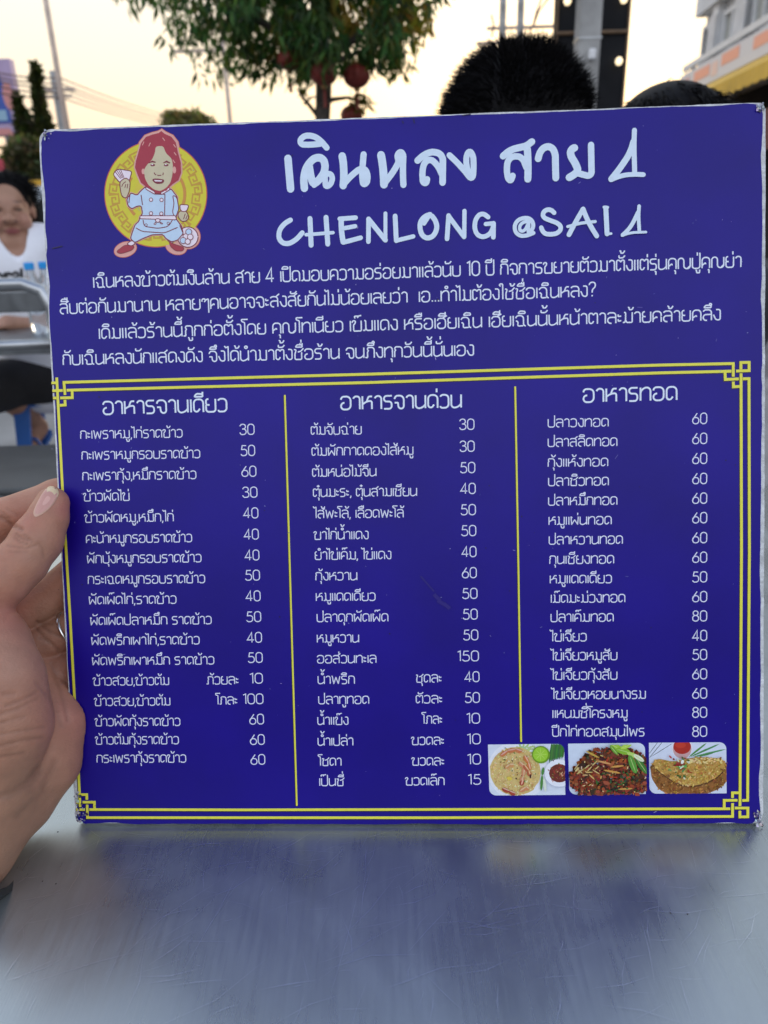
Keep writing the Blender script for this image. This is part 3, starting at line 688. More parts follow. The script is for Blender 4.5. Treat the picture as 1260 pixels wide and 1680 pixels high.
a.v += []; n0 = len(a.v); a.v += dk.v; a.f += [[q + n0 for q in f_] for f_ in dk.f]; a.c += dk.c
on_board(a.build('border_line', M_INK, colors=True))

# ---- the round emblem: a cook in white on a yellow key-pattern disc
a = Art(); a.dz = 2.5e-6; zL = Z(150, 200, 6.0); U6 = 1 / 6.0 / 3290
def P6(pts): return zL(pts)
def disc6(x, y, r, c, n=40, ry=None, rot=0): a.disc(zL([(x, y)])[0], r * U6, c, n, None if ry is None else ry * U6, rot)
RIM, YEL, KEY, PINK = lin('c9603f'), lin('d8cf2f'), lin('c89a34'), lin('e3a79c')
RED, SKIN, SHIRT, WH, LINE_ = lin('a92c40'), lin('cfc4a2'), lin('c3dbf2'), lin('f2e4ee'), lin('7d1f33')
HAIR = [(690, 92), (665, 112), (600, 128), (540, 150), (492, 210), (466, 300), (440, 390), (432, 450), (460, 530), (490, 600), (540, 640), (640, 690), (740, 680), (770, 640), (810, 606), (858, 575), (884, 500), (880, 400), (852, 300), (832, 205), (790, 150), (720, 118)]
BODY = [(540, 636), (485, 682), (458, 718), (438, 720), (392, 700), (350, 762), (362, 828), (400, 858), (450, 830), (492, 828), (506, 905), (480, 935), (470, 980), (432, 1012), (400, 1100), (386, 1150), (428, 1190), (505, 1150), (600, 1112), (705, 1110), (735, 1150), (790, 1182), (850, 1165), (905, 1100), (888, 1030), (832, 952), (842, 900), (846, 740), (785, 660), (690, 695), (620, 690)]
def grow(pts, d):
    cx = sum(p[0] for p in pts) / len(pts); cy = sum(p[1] for p in pts) / len(pts); o = []; n = len(pts)
    for i in range(n):
        p = Vector(pts[i]); t = (Vector(pts[(i + 1) % n]) - Vector(pts[i - 1])).normalized(); nn = Vector((t.y, -t.x))
        ar = sum(pts[k][0] * pts[(k + 1) % n][1] - pts[(k + 1) % n][0] * pts[k][1] for k in range(n))
        o.append(tuple(p + nn * (d if ar > 0 else -d)))
    return o
def halo(d, col):
    a.poly(P6(grow(HAIR, d)), col); disc6(335, 1255, 92 + d, col, ry=48 + d, rot=.25); disc6(835, 1225, 86 + d, col, ry=55 + d, rot=-.3); disc6(955, 1130, 95 + d, col)
disc6(632, 712, 522, RIM, 72); halo(30, RIM); halo(24, PINK); disc6(632, 712, 512, YEL, 72)
for k in range(26):
    th = 2 * math.pi * (k + .5) / 26; c, s_ = math.cos(th), math.sin(th); Lp = []
    q = [(-46, -48), (-46, 46), (44, 46), (44, -22), (-16, -22), (-16, 14), (12, 14)] if k % 2 else [(46, 48), (46, -46), (-44, -46), (-44, 22), (16, 22), (16, -14), (-12, -14)]
    for (x, y) in q:
        r = 410 + y; Lp.append((632 + r * c - x * s_, 712 + r * s_ + x * c))
    a.ribbon(P6(Lp), 15 * U6, KEY)
for t0, t1 in ((-32, 22), (135, 215), (230, 300)):
    a.ribbon(P6([(632 + 288 * math.cos(math.radians(t0 + (t1 - t0) * k / 16)), 712 + 288 * math.sin(math.radians(t0 + (t1 - t0) * k / 16))) for k in range(17)]), 30 * U6, lin('cf8f3c'))
disc6(632, 712, 215, lin('d9c83a'), 40); a.poly(P6(grow(HAIR, 14)), PINK); a.poly(P6(grow(BODY, 12)), PINK)
def lines(S, wd=10, col=LINE_):
    for L in S: a.ribbon(rounded(P6(L), 30 * U6), wd * U6, col)
def outlined(pts, col, wd=9, smooth=22):
    P = rounded(P6(pts), smooth * U6, True, 3); a.poly(P, col); a.ribbon(P, wd * U6, LINE_, True)
disc6(950, 1135, 100, WH, 30); a.ribbon([zL([(950 + 100 * math.cos(t * .2), 1135 + 100 * math.sin(t * .2))])[0] for t in range(32)], 10 * U6, LINE_)
outlined([(215, 520), (232, 490), (262, 464), (400, 486), (372, 590), (280, 600)], WH)
lines([[(235, 492), (290, 560)], [(250, 478), (300, 555)], [(268, 470), (312, 552)], [(288, 470), (322, 550)]], 7)
outlined([(280, 590), (338, 548), (384, 585), (376, 680), (345, 756), (300, 735), (284, 660)], SKIN)
lines([[(300, 640), (312, 600), (340, 590)], [(330, 650), (340, 615)], [(352, 655), (360, 610)]], 8)
outlined([(345, 1205), (400, 1165), (440, 1190), (400, 1225)], WH); outlined([(250, 1275), (330, 1212), (428, 1222), (405, 1262), (300, 1298), (262, 1292)], RED, 6)
outlined([(720, 1120), (800, 1150), (810, 1195), (770, 1190)], WH); outlined([(765, 1168), (800, 1200), (915, 1235), (905, 1272), (830, 1272), (775, 1225)], RED, 6)
outlined(BODY, SHIRT, 10, 16)
outlined([(800, 720), (842, 742), (862, 860), (830, 940), (798, 900), (815, 800)], SHIRT)
outlined([(850, 930), (862, 880), (930, 875), (962, 930), (945, 975), (890, 985)], SKIN); outlined([(868, 815), (962, 818), (938, 885), (880, 882)], WH)
lines([[(908, 960), (925, 905)], [(930, 960), (945, 920)]], 8)
outlined([(480, 925), (830, 925), (838, 965), (480, 955)], WH, 8, 10)
lines([[(510, 965), (520, 1030), (660, 1050), (760, 1030), (800, 965)], [(440, 1045), (500, 1080), (720, 1095), (850, 1040)], [(725, 715), (722, 920)], [(620, 700), (725, 715)], [(490, 720), (505, 820)], [(540, 640), (610, 700)], [(770, 650), (720, 700)], [(380, 720), (370, 800)], [(870, 1020), (910, 1110), (905, 1170)]], 9)
for x, y in ((588, 768), (692, 770), (588, 902), (690, 905)): disc6(x, y, 21, LINE_, 16); disc6(x, y, 14, WH, 14)
for x, y in ((540, 1016), (758, 1000)): disc6(x, y, 15, LINE_, 12); disc6(x, y, 9, SHIRT, 12)
outlined([(630, 955), (680, 955), (675, 990), (635, 990)], WH, 8); outlined([(636, 985), (612, 1012), (640, 1010)], WH, 7); outlined([(672, 985), (710, 1005), (684, 1008)], WH, 7)
outlined([(540, 640), (628, 690), (700, 692), (768, 645), (775, 668), (700, 715), (620, 712), (535, 662)], WH, 8, 10); outlined([(620, 675), (690, 678), (688, 708), (626, 706)], RED, 5, 6)
a.poly(P6(HAIR), RED)
FACE = [(635, 246), (672, 240), (710, 242), (735, 310), (790, 362), (804, 420), (800, 520), (780, 600), (740, 650), (682, 684), (620, 670), (560, 620), (530, 560), (518, 480), (545, 430), (600, 372), (626, 310)]
disc6(512, 490, 16, PINK, 14, ry=28); disc6(818, 475, 18, PINK, 14, ry=34)
a.poly(rounded(P6(FACE), 18 * U6, True, 3), SKIN)
for L in ([(565, 408), (600, 392), (634, 400)], [(706, 408), (742, 392), (776, 408)]): a.ribbon(P6(L), [6 * U6, 18 * U6, 12 * U6], LINE_)
for x in (606, 738): disc6(x, 428, 24, LINE_, 14, ry=12); disc6(x - 4, 422, 9, WH, 10, ry=6)
lines([[(620, 500), (622, 520), (640, 524)], [(650, 526), (668, 534), (690, 526)], [(706, 502), (716, 515), (702, 526)]], 9)
outlined([(596, 566), (640, 560), (722, 572), (708, 606), (650, 614), (618, 598)], LINE_, 4); a.poly(P6([(618, 574), (700, 578), (690, 590), (630, 588)]), WH)
for x, y, l in ((512, 215, 70), (575, 225, 40), (715, 175, 0), (822, 240, 0), (828, 318, 0), (815, 392, 0)):
    a.ribbon(P6([(x - 8, y + 18), (x + 8, y - 18)] if x < 640 else [(x - 12, y - 16), (x + 10, y + 14)]), 8 * U6, PINK)
for x, y, r in ((960, 1085, 34), (930, 1130, 30), (975, 1135, 32), (905, 1170, 34), (950, 1180, 30)): disc6(x, y, r, LINE_, 18); disc6(x, y, r - 7, WH if r < 33 else SHIRT, 18)
on_board(a.build('round_emblem', M_INK, colors=True))

# ---- three food photographs printed along the bottom
def clip(poly, C):
    out_ = [tuple(p) for p in poly]; n = len(C)
    for i in range(n):
        (x0, y0), (x1, y1) = C[i], C[(i + 1) % n]; inp = out_; out_ = []
        def sd(p): return (x1 - x0) * (p[1] - y0) - (y1 - y0) * (p[0] - x0)
        for k in range(len(inp)):
            p, q = inp[k], inp[(k + 1) % len(inp)]; sp, sq = sd(p), sd(q)
            if sp >= 0: out_.append(p)
            if (sp >= 0) != (sq >= 0):
                t = sp / (sp - sq); out_.append((p[0] + (q[0] - p[0]) * t, p[1] + (q[1] - p[1]) * t))
        if len(out_) < 3: return None
    return out_
class Food:
    def __init__(s, corners, bgc):
        s.a = Art(); TL, TR, BR, BL = [Vector(UV(*c)) for c in corners]; s.o = BL; s.ex = BR - BL; s.ey = TL - BL; s.as_ = s.ex.length / s.ey.length
        R = .13
        P = [(0, 1)] + [(R / s.as_ * (1 - math.cos(t)), R * (1 - math.sin(t))) for t in [math.pi / 2 * k / 6 for k in range(7)]] + [(1, 0)] + [(1 - R / s.as_ * (1 - math.cos(t)), 1 - R * (1 - math.sin(t))) for t in [math.pi / 2 * k / 6 for k in range(7)]]
        s.C = [tuple(s.o + s.ex * p[0] + s.ey * p[1]) for p in P]
        ar = sum(s.C[i][0] * s.C[(i + 1) % len(s.C)][1] - s.C[(i + 1) % len(s.C)][0] * s.C[i][1] for i in range(len(s.C)))
        if ar < 0: s.C.reverse()
        s.a.poly(s.C, lin(bgc))
    def pt(s, x, y): return tuple(s.o + s.ex * x + s.ey * (1 - y))
    def blob(s, x, y, rx, ry=None, col=(1, 1, 1), rot=0.0, n=10, jit=0.0, R=rng):
        ry = rx if ry is None else ry; P = []
        for k in range(n):
            t = -2 * math.pi * k / n; q = 1 + R.uniform(-jit, jit); u, v = rx * math.cos(t) * q, ry * math.sin(t) * q
            P.append(s.pt(x + u * math.cos(rot) - v * math.sin(rot), y + (u * math.sin(rot) + v * math.cos(rot)) * s.as_))
        P = clip(P[::-1] if sum(P[i][0] * P[i - 1][1] - P[i - 1][0] * P[i][1] for i in range(n)) > 0 else P, s.C)
        if P: s.a.poly(P, col)
    def shape(s, pts, col):
        P = [s.pt(*p) for p in rounded([Vector(p) for p in pts], .06, True, 3)]
        if sum(P[i][0] * P[i - 1][1] - P[i - 1][0] * P[i][1] for i in range(len(P))) > 0: P.reverse()
        P = clip(P, s.C)
        if P: s.a.poly(P, col)
    def streak(s, pts, wd, col):
        for (x0, y0), (x1, y1) in zip(pts[:-1], pts[1:]):
            L = math.hypot(x1 - x0, (y1 - y0) / s.as_) / 2
            s.blob((x0 + x1) / 2, (y0 + y1) / 2, L * 1.08, wd, col, math.atan2((y1 - y0) / s.as_, x1 - x0), 8)
R = random.Random(11); J = lambda hx, d=14: lin('%02x%02x%02x' % tuple(max(0, min(255, int(hx[i:i + 2], 16) + R.randint(-d, d))) for i in (0, 2, 4)))
fd = Food([(800.5, 1221.5), (926, 1220.5), (927.5, 1304), (803, 1305)], 'd9e2f0')          # fried rice with prawns, lime and chilli dip
fd.blob(.38, .52, .40, .40, lin('e9edf5'), n=24)
for t in range(26): fd.blob(R.uniform(.40, .62), R.uniform(.02, .2), R.uniform(.03, .06), .012, J('b7c98a'), R.uniform(0, 3))
for t in range(9): fd.streak([(.80 + t * .022, .36 - t * .01), (.84 + t * .02, -.02)], .014, J('3f7a34'))
fd.blob(.35, .53, .335, .335, lin('d6bd78'), n=30, jit=.03)
for t in range(420):
    r_ = .325 * math.sqrt(R.random()); th = R.uniform(0, 6.28); fd.blob(.35 + r_ * math.cos(th), .53 + r_ * math.sin(th) * 1.5, R.uniform(.010, .022), .007, J(R.choice(['ead594', 'dcc47c', 'f0e4b4', 'c9a05c', 'e4c680', 'dab46c'])), R.uniform(0, 3), 6)
for t in range(26): fd.blob(.35 + R.gauss(0, .15), .5 + R.gauss(0, .2), R.uniform(.008, .016), .008, J(R.choice(['4f7a3a', '8a3a22', '6a4a22'])), R.uniform(0, 3), 6)
for P, c in (([(.16, .22), (.25, .13), (.36, .10), (.44, .14)], 'c97848'), ([(.40, .34), (.47, .44), (.45, .62), (.42, .74)], 'd08a64'), ([(.47, .22), (.52, .36), (.54, .50)], 'c9783c'), ([(.46, .40), (.52, .52), (.54, .62)], 'b4603e'), ([(.17, .86), (.26, .92), (.34, .97)], 'a8462e'), ([(.40, .92), (.48, .84), (.52, .88)], 'd08a5c'), ([(.22, .46), (.27, .40), (.33, .40)], 'd0945c'), ([(.44, .70), (.42, .80)], 'a84a30')):
    fd.streak(P, .032, lin(c)); fd.streak([(x + .006, y - .02) for x, y in P], .009, J('e6b896'))
fd.blob(.545, .62, .012, .03, lin('4a1c18')); fd.blob(.27, .66, .04, .025, lin('e0c84e'), jit=.2)
fd.streak([(.68, .9), (.70, .6), (.72, .45)], .018, lin('4c8a3c')); fd.streak([(.74, .92), (.72, .66)], .02, lin('dfe8d6'))
fd.blob(.69, .20, .118, .118, lin('6f9a1e'), n=20); fd.blob(.685, .195, .098, .098, lin('9ccf35'), n=20)
for k in range(8): fd.streak([(.685, .195), (.685 + .08 * math.cos(k * .785), .195 + .12 * math.sin(k * .785))], .007, lin('b2dc58'))
fd.blob(.92, .58, .19, .19, lin('c4ccde'), n=24); fd.blob(.92, .56, .19, .185, lin('eceff8'), n=24); fd.blob(.925, .565, .135, .125, lin('6f2a20'), n=20)
for t in range(70): fd.blob(.925 + R.gauss(0, .06), .565 + R.gauss(0, .09), R.uniform(.006, .016), .007, J(R.choice(['8f3526', 'a8402c', '5a2018', '8a8a3a', 'd8a890'])), R.uniform(0, 3), 6)
on_board(fd.a.build('food_photo', M_INK, colors=True))['label'] = 'printed photo of fried rice with prawns, lime and chilli dip'
fd = Food([(932, 1220), (1058, 1219), (1059.5, 1302.5), (934, 1303.5)], 'd3e0f2')          # stir fried meat with herbs
HEAP = lambda x: .95 - .86 * math.exp(-((x - .55) / .34) ** 4) if False else None
def inheap(x, y): return y > .10 + 1.9 * max(0, .34 - x) ** 1.25 + .9 * max(0, x - .74) ** 1.3 and y < .98 - 1.1 * max(0, .16 - x) - .8 * max(0, x - .88)
for t in range(2400):
    x, y = R.random(), R.random()
    if not inheap(x, y): continue
    q = R.random()
    if q < .55: fd.blob(x, y, R.uniform(.015, .05), R.uniform(.012, .03), J(R.choice(['6e2f1a', '8a3f20', '552312', 'a05428', '3f1c10', '964a26', '7a2a1c'])), R.uniform(0, 3), 7, .3)
    elif q < .72: fd.blob(x, y, R.uniform(.008, .024), .008, J(R.choice(['c98a4a', 'd8b06a', 'b0662e', 'e0c894'])), R.uniform(0, 3), 6, .3)
    elif q < .90: fd.blob(x, y, R.uniform(.01, .03), R.uniform(.008, .016), J(R.choice(['2a4a22', '1c3018', '3c5a28', '241c14'])), R.uniform(0, 3), 6, .3)
    else: fd.blob(x, y, R.uniform(.01, .03), .010, J('a83420'), R.uniform(0, 3), 6, .3)
for t in range(14): x = R.uniform(.05, .35); y = R.uniform(.35, .6); fd.streak([(x, y), (x + R.uniform(.04, .1), y + R.uniform(-.12, .12))], .008, J('d0b878'))
for x, y, l, an in ((.45, .34, .10, .25), (.62, .42, .09, -.1), (.55, .52, .12, .2), (.72, .86, .1, -.05), (.30, .18, .1, .5)): fd.blob(x, y, l, .014, J('c9a254'), an, 8)
for t in range(26): fd.blob(.68 + R.gauss(0, .09), .72 + R.gauss(0, .09), .014, .012, J('2c5a2c'), 0, 7)
for x, y, l, wd, an, c in ((.62, .05, .09, .04, .5, '9cc838'), (.70, .12, .1, .045, .3, '86b830'), (.74, .03, .08, .03, -.4, 'b2d848'), (.58, .10, .08, .025, .9, '6aa030'), (.82, .20, .08, .03, .4, 'b6d86a'), (.82, .38, .13, .045, 1.25, '5a9a38'), (.93, .40, .14, .04, 1.0, '3f7a2c'), (.90, .26, .08, .03, .6, 'dfe8c8')): fd.blob(x, y, l, wd, lin(c), an, 12); fd.blob(x, y, l * .9, .004, lin('c2dc8a'), an, 6)
on_board(fd.a.build('food_photo', M_INK, colors=True))['label'] = 'printed photo of dark stir fried meat with green herbs'
fd = Food([(1064.5, 1218.5), (1191.5, 1217.5), (1192, 1301.5), (1065.5, 1302)], 'd5def0')  # folded omelette
fd.streak([(.0, .30), (.18, -.02)], .004, lin('20242a')); fd.streak([(.0, .22), (.12, -.02)], .004, lin('20242a')); fd.streak([(.02, .28), (.30, .02)], .004, lin('30363a'))
for x0, y0, x1, y1 in ((.52, .28, .74, .02), (.55, .27, .90, .04), (.58, .28, .98, .14), (.66, .27, .84, .20)): fd.streak([(x0, y0), (x1, y1)], .013, J('4a8a48'))
fd.blob(.43, .10, .135, .135, lin('e6e2ea'), n=20); fd.blob(.43, .13, .12, .13, lin('c9a2a2'), n=20); fd.blob(.43, .08, .115, .10, lin('b02a1c'), n=20); fd.blob(.41, .05, .07, .04, lin('c43a26'), n=12)
UP_ = [(.03, .40), (.09, .30), (.20, .33), (.30, .37), (.44, .33), (.60, .28), (.78, .29), (.92, .31), (1.0, .40), (.95, .56), (.84, .70), (.68, .81), (.52, .85), (.36, .80), (.22, .66), (.10, .52)]
LOW = [(.01, .42), (.03, .70), (.12, .92), (.26, 1.02), (.70, 1.03), (.90, .92), (1.02, .74), (1.02, .38), (.5, .5)]
def inside(P, x, y):
    r = False
    for k in range(len(P)):
        (x0, y0), (x1, y1) = P[k], P[k - 1]
        if (y0 > y) != (y1 > y) and x < (x1 - x0) * (y - y0) / (y1 - y0) + x0: r = not r
    return r
def crust(P, cols, n, d=12):
    k = 0
    while k < n:
        x, y = R.random(), R.random()
        if inside(P, x, y): k += 1; fd.blob(x, y, R.uniform(.007, .024), R.uniform(.005, .014), J(R.choice(cols), d), R.uniform(0, 3), 7, .35)
fd.shape(LOW, lin('96622c')); crust(LOW, ['a8702e', 'b98440', '83521f', 'c4904c', '8f5c28', '6f4418'], 420)
fd.shape([(x + .005, y + .03) for x, y in UP_], lin('5f3a16')); fd.shape(UP_, lin('c29a4c')); crust(UP_, ['c99e4a', 'd8b05c', 'b8863a', 'e2c47a', 'b07a30', 'd2a850'], 460)
for t in range(60):
    x = R.uniform(.5, .95); fd.blob(x, R.uniform(.30, .40), .016, .010, J('e6cc88'), 0, 7, .3)
for k in range(16): a_ = UP_[(7 + k // 2) % 16]; fd.blob(a_[0] + R.gauss(0, .02), a_[1] + R.gauss(0, .02) - .01, .02, .012, J('8a5a24'), R.uniform(0, 3), 7, .3)
for t in range(30): fd.blob(R.uniform(.1, .95), R.uniform(.35, .7), .008, .006, J('5a7a34'), 0, 6)
for t in range(46): fd.blob(.40 + R.gauss(0, .06), .46 + R.gauss(0, .085), R.uniform(.012, .03), R.uniform(.008, .014), J(R.choice(['4f8a3c', '6aa850', '3c6a30', '9a2c22', 'b03a2a', 'cfe0c0'])), R.uniform(0, 3), 7, .2)
fd.blob(.37, .42, .07, .016, lin('8a2018'), -.1, 8); fd.blob(.42, .36, .02, .03, lin('e8efe8'), .3, 8)
on_board(fd.a.build('food_photo', M_INK, colors=True))['label'] = 'printed photo of a golden folded omelette with red sauce'

# ---- wear on the face: pale nicks, dark smudges
a = Art(); a.z = 0.00009; R = random.Random(5)
for t in range(150):
    px, py = R.uniform(85, 1240), 205 + 1130 * R.random(); u = UV(px, py); L = abs(R.gauss(0, .0011)) + .0003; an = R.uniform(0, 3.14)
    if R.random() < .70: L *= .35
    d = (math.cos(an) * L / 2, math.sin(an) * L / 2); a.ribbon([(u[0] - d[0], u[1] - d[1]), (u[0] + d[0], u[1] + d[1])], R.uniform(.0001, .00032), J(R.choice(['6a64b4', '8a86c8', '5a54a8', 'a4a2d4']), 8))
for t in range(60):
    px, py = R.uniform(85, 1240), 205 + 1130 * R.random()
    a.disc(UV(px, py), R.uniform(.0001, .0004), J('14082e', 4), 7)
for P in ([(718, 985), (735, 995)], [(712, 975), (722, 985)], [(728, 990), (738, 998)], [(690, 945), (712, 970)]): a.ribbon([UV(*p) for p in P], .0018 if P[0][0] != 690 else .0007, lin('1e0f78'))
for P in ([(86, 408), (103, 404)], [(660, 199), (662, 203)], [(678, 194), (680, 203)], [(758, 190), (772, 188)]): a.ribbon([UV(*p) for p in P], .0005, lin('15093a'))
on_board(a.build('scuff_marks', M_INK, colors=True))['kind'] = 'stuff'
# torn paper at the corners
R = random.Random(9)
for cx, cy, n, sp in ((130, 1338, 34, 9), (126, 1308, 12, 6), (1244, 1346, 26, 7), (72, 222, 30, 7), (1247, 178, 22, 6), (1246, 1330, 10, 5)):
    b = MB()
    for k in range(n):
        u = UV(cx + R.gauss(0, sp * .6), cy + R.gauss(0, sp * .8)); r = R.uniform(.0003, .0011); z0 = .0001 + k * 2e-5
        q = [(u[0] + r * R.uniform(.4, 1) * math.cos(t * 1.05 + R.random()), u[1] + r * R.uniform(.4, 1.2) * math.sin(t * 1.05 + R.random()), z0 + R.uniform(0, .0004)) for t in range(6)]
        ok = all(-.0006 < p[0] < .3645 for p in q)
        if ok: b.add(q, [(0, 1, 2), (0, 2, 3), (0, 3, 4), (0, 4, 5)], J(R.choice(['b9b9c2', '8f8d98', 'd0d0d8', '3a3346', '6a6678'])))
    on_board(b.build('frayed_paper', M_INK, colors=True))['kind'] = 'stuff'
# ------------------------------------------------------------------ the hand holding the board's left edge (built in the board's frame)
def hp(px, py, w): return tuple(HP(px, py, w))
S = Sdf((-0.175, -0.075, -0.036), (0.062, 0.195, 0.100), 0.0009)
def hc(pts, k): S.chain([(hp(x, y, w_), r * 0.001) for x, y, w_, r in pts], k)
# fingers behind the board
hc([(-62, 985, 2, 13.5), (-28, 872, -6, 11), (0, 851, -10, 10.2), (92, 816, -13.8, 9.4), (165, 790, -13.2, 8.0)], .003)          # index
Fi = S.F.copy(); S.F[:] = 1
hc([(0, 1030, -6, 11.5), (72, 987, -13.5, 10.4), (140, 925, -14.2, 9.4), (205, 880, -12.8, 8.0)], .003)                            # middle
Fm = S.F.copy(); S.F[:] = 1
hc([(10, 1080, -5, 12), (88, 1046, -13.8, 10.2), (152, 1012, -14.0, 9.2), (222, 990, -12.6, 7.8)], .003)                           # ring
Fr = S.F.copy(); S.F[:] = 1
hc([(35, 1115, -3, 11.5), (98, 1098, -13.0, 9.2), (158, 1085, -13.0, 8.2), (205, 1074, -11.8, 7.0)], .003)                         # little
Fl = S.F.copy(); S.F[:] = 1
# palm, heel and forearm
hc([(-52, 1000, -2, 13), (-20, 1090, -3, 15), (12, 1180, 6, 17)], .008)
hc([(12, 1060, -6, 13), (42, 1150, 2, 15), (30, 1230, 12, 17)], .008)
hc([(70, 1134, -5, 13.0), (80, 1186, 1, 18.4), (68, 1248, 6, 18.6), (26, 1310, 15, 18.0), (-48, 1376, 28, 20)], .007)           # heel on the little-finger side
hc([(-10, 1290, 32, 20), (-62, 1392, 36, 21), (-130, 1448, 40, 22)], .012)
Fp = S.F.copy(); S.F[:] = 1
hc([(-24, 1062, 28, 20), (-10, 1122, 31, 22.0), (0, 1190, 32, 22.6), (-14, 1258, 32, 21)], .008)                                    # thenar mass
hc([(-22, 1062, 26, 20), (-48, 1010, 27, 17), (-38, 985, 25, 14.8), (5, 950, 22, 12.8), (36, 921, 18, 12.1), (62, 887, 14.2, 11.0), (78, 852, 11.2, 9.4), (86, 826, 9.2, 8.3)], .004)   # thumb
S.ell(hp(60, 884, 15), (.0118, .0118, .0105), .004)
Ft = S.F.copy()
def smin(A, B, k):
    h_ = np.clip(0.5 + 0.5 * (A - B) / k, 0, 1); return A * (1 - h_) + B * h_ - k * h_ * (1 - h_)
Ff = smin(smin(smin(Fi, Fm, .0012), Fr, .0012), Fl, .0012)
S.F = smin(smin(Ff, Fp, .0025), Ft, .0014)
# nothing of the hand sits inside the board
X, Y, Zg = S._grid((slice(None),) * 3)
dx = -(X - 0.0006 - 0.0185 * (0.362 - Y) / 0.362 * 0 - (UV(64, 214)[0] + (UV(124.5, 1353)[0] - UV(64, 214)[0]) * (0.362 - Y) / 0.362) + 0.0012); dz = np.abs(Zg + 0.0020) - 0.0024
slab = np.maximum(np.maximum(dx, dz), dz)
S.F = np.maximum(S.F, -slab).astype(np.float32)
hand_me = S.mesh('hand')
inv = BMAT.inverted(); b = MB(); a0 = Vector(hp(-62, 1395, 36.2)); a1 = Vector(hp(-110, 1432, 39)); a2 = inv @ Vector((-.47, -.02, .835))
b.tube([a0, a1, a1.lerp(a2, .3), a1.lerp(a2, .6), a2], [.021, .0255, .032, .039, .043], 28)      # the forearm runs on from the wrist, under the strap, out of the frame
vv = [tuple(v.co) for v in hand_me.vertices] + b.v; ff = [tuple(p.vertices) for p in hand_me.polygons]; o_n = len(hand_me.vertices); ff += [tuple(i + o_n for i in q) for q in b.f]
hand_me = bpy.data.meshes.new('hand'); hand_me.from_pydata(vv, [], ff); hand_me.update(); hand_me.polygons.foreach_set('use_smooth', [True] * len(hand_me.polygons))
# skin creases: shallow grooves along real fold lines
CREASE = [([(66, 1262), (48, 1284), (20, 1302), (-20, 1312)], .7, 2.6),
          ([(26, 876), (36, 884), (46, 886)], .7, .7), ([(24, 882), (34, 890), (44, 892)], .6, .7), ([(40, 878), (52, 888)], .5, .7), ([(12, 895), (40, 900), (60, 894)], .35, .8), ([(64, 892), (70, 902), (72, 915)], .35, .8), ([(16, 905), (44, 906)], .3, .8),
          ([(2, 848), (20, 862), (36, 868)], .9, 1.0), ([(0, 838), (16, 852)], .4, .8), ([(10, 834), (28, 846)], .3, .8),
          ([(60, 1020), (80, 1036), (98, 1044)], .5, .8), ([(58, 1030), (76, 1050), (96, 1066)], .5, .8), ([(66, 1046), (84, 1056), (96, 1070)], .4, .8), ([(58, 1022), (86, 1024)], .35, .8),
          ([(10, 1158), (34, 1150), (60, 1136)], .45, .9), ([(0, 1172), (30, 1162), (62, 1146)], .35, .9), ([(5, 1140), (25, 1138)], .35, .8), ([(0, 1205), (40, 1198), (74, 1192)], .35, .9), ([(0, 1224), (40, 1214), (70, 1210)], .45, .9), ([(0, 1186), (40, 1176)], .3, .8), ([(-10, 1244), (40, 1236)], .35, .9),
          ([(84, 1090), (100, 1130), (112, 1180)], .4, 1.4), ([(90, 1250), (70, 1300), (30, 1340)], .35, 2.0), ([(66, 1262), (84, 1276)], .3, .9), ([(60, 1120), (86, 1150), (100, 1190)], .25, 1.2)]
n = len(hand_me.vertices); co = np.empty(n * 3); hand_me.vertices.foreach_get('co', co); co = co.reshape(-1, 3); nr = np.empty(n * 3); hand_me.vertices.foreach_get('normal', nr); nr = nr.reshape(-1, 3)
bw = np.array([BA, BB, BN]); wp = co @ bw + BO - np.array([0, 0, CAMZ]); cv = wp @ RW; P2 = np.stack([630 + F * cv[:, 0] / cv[:, 2], 840 + F * cv[:, 1] / cv[:, 2]], 1)
facing = ((CAMB - co) * nr).sum(1) > 0
disp = np.zeros(n); bvh = BVHTree.FromPolygons([tuple(c) for c in co], [tuple(p.vertices) for p in hand_me.polygons]); near = np.ones(n, bool)
cand = np.zeros(n, bool)
for pts, dep, sg in CREASE:
    d = np.full(n, 1e9)
    for (x0, y0), (x1, y1) in zip(pts[:-1], pts[1:]):
        e = np.array([x1 - x0, y1 - y0]); L2 = e @ e; t = np.clip(((P2[:, 0] - x0) * e[0] + (P2[:, 1] - y0) * e[1]) / L2, 0, 1)
        d = np.minimum(d, np.hypot(P2[:, 0] - x0 - t * e[0], P2[:, 1] - y0 - t * e[1]))
    q = dep * .001 * 1.25 * np.exp(-(d / (3.0 * sg)) ** 2); disp = np.maximum(disp, np.where(facing, q, 0)); cand |= (d < 12) & facing
for i in np.nonzero(cand)[0]:
    o = Vector(CAMB); v = Vector(co[i]); hit = bvh.ray_cast(o, (v - o).normalized())
    if hit[3] is not None and hit[3] < (v - o).length - .003: disp[i] = 0
co2 = co - nr * disp[:, None]; hand_me.vertices.foreach_set('co', co2.ravel()); hand_me.update()
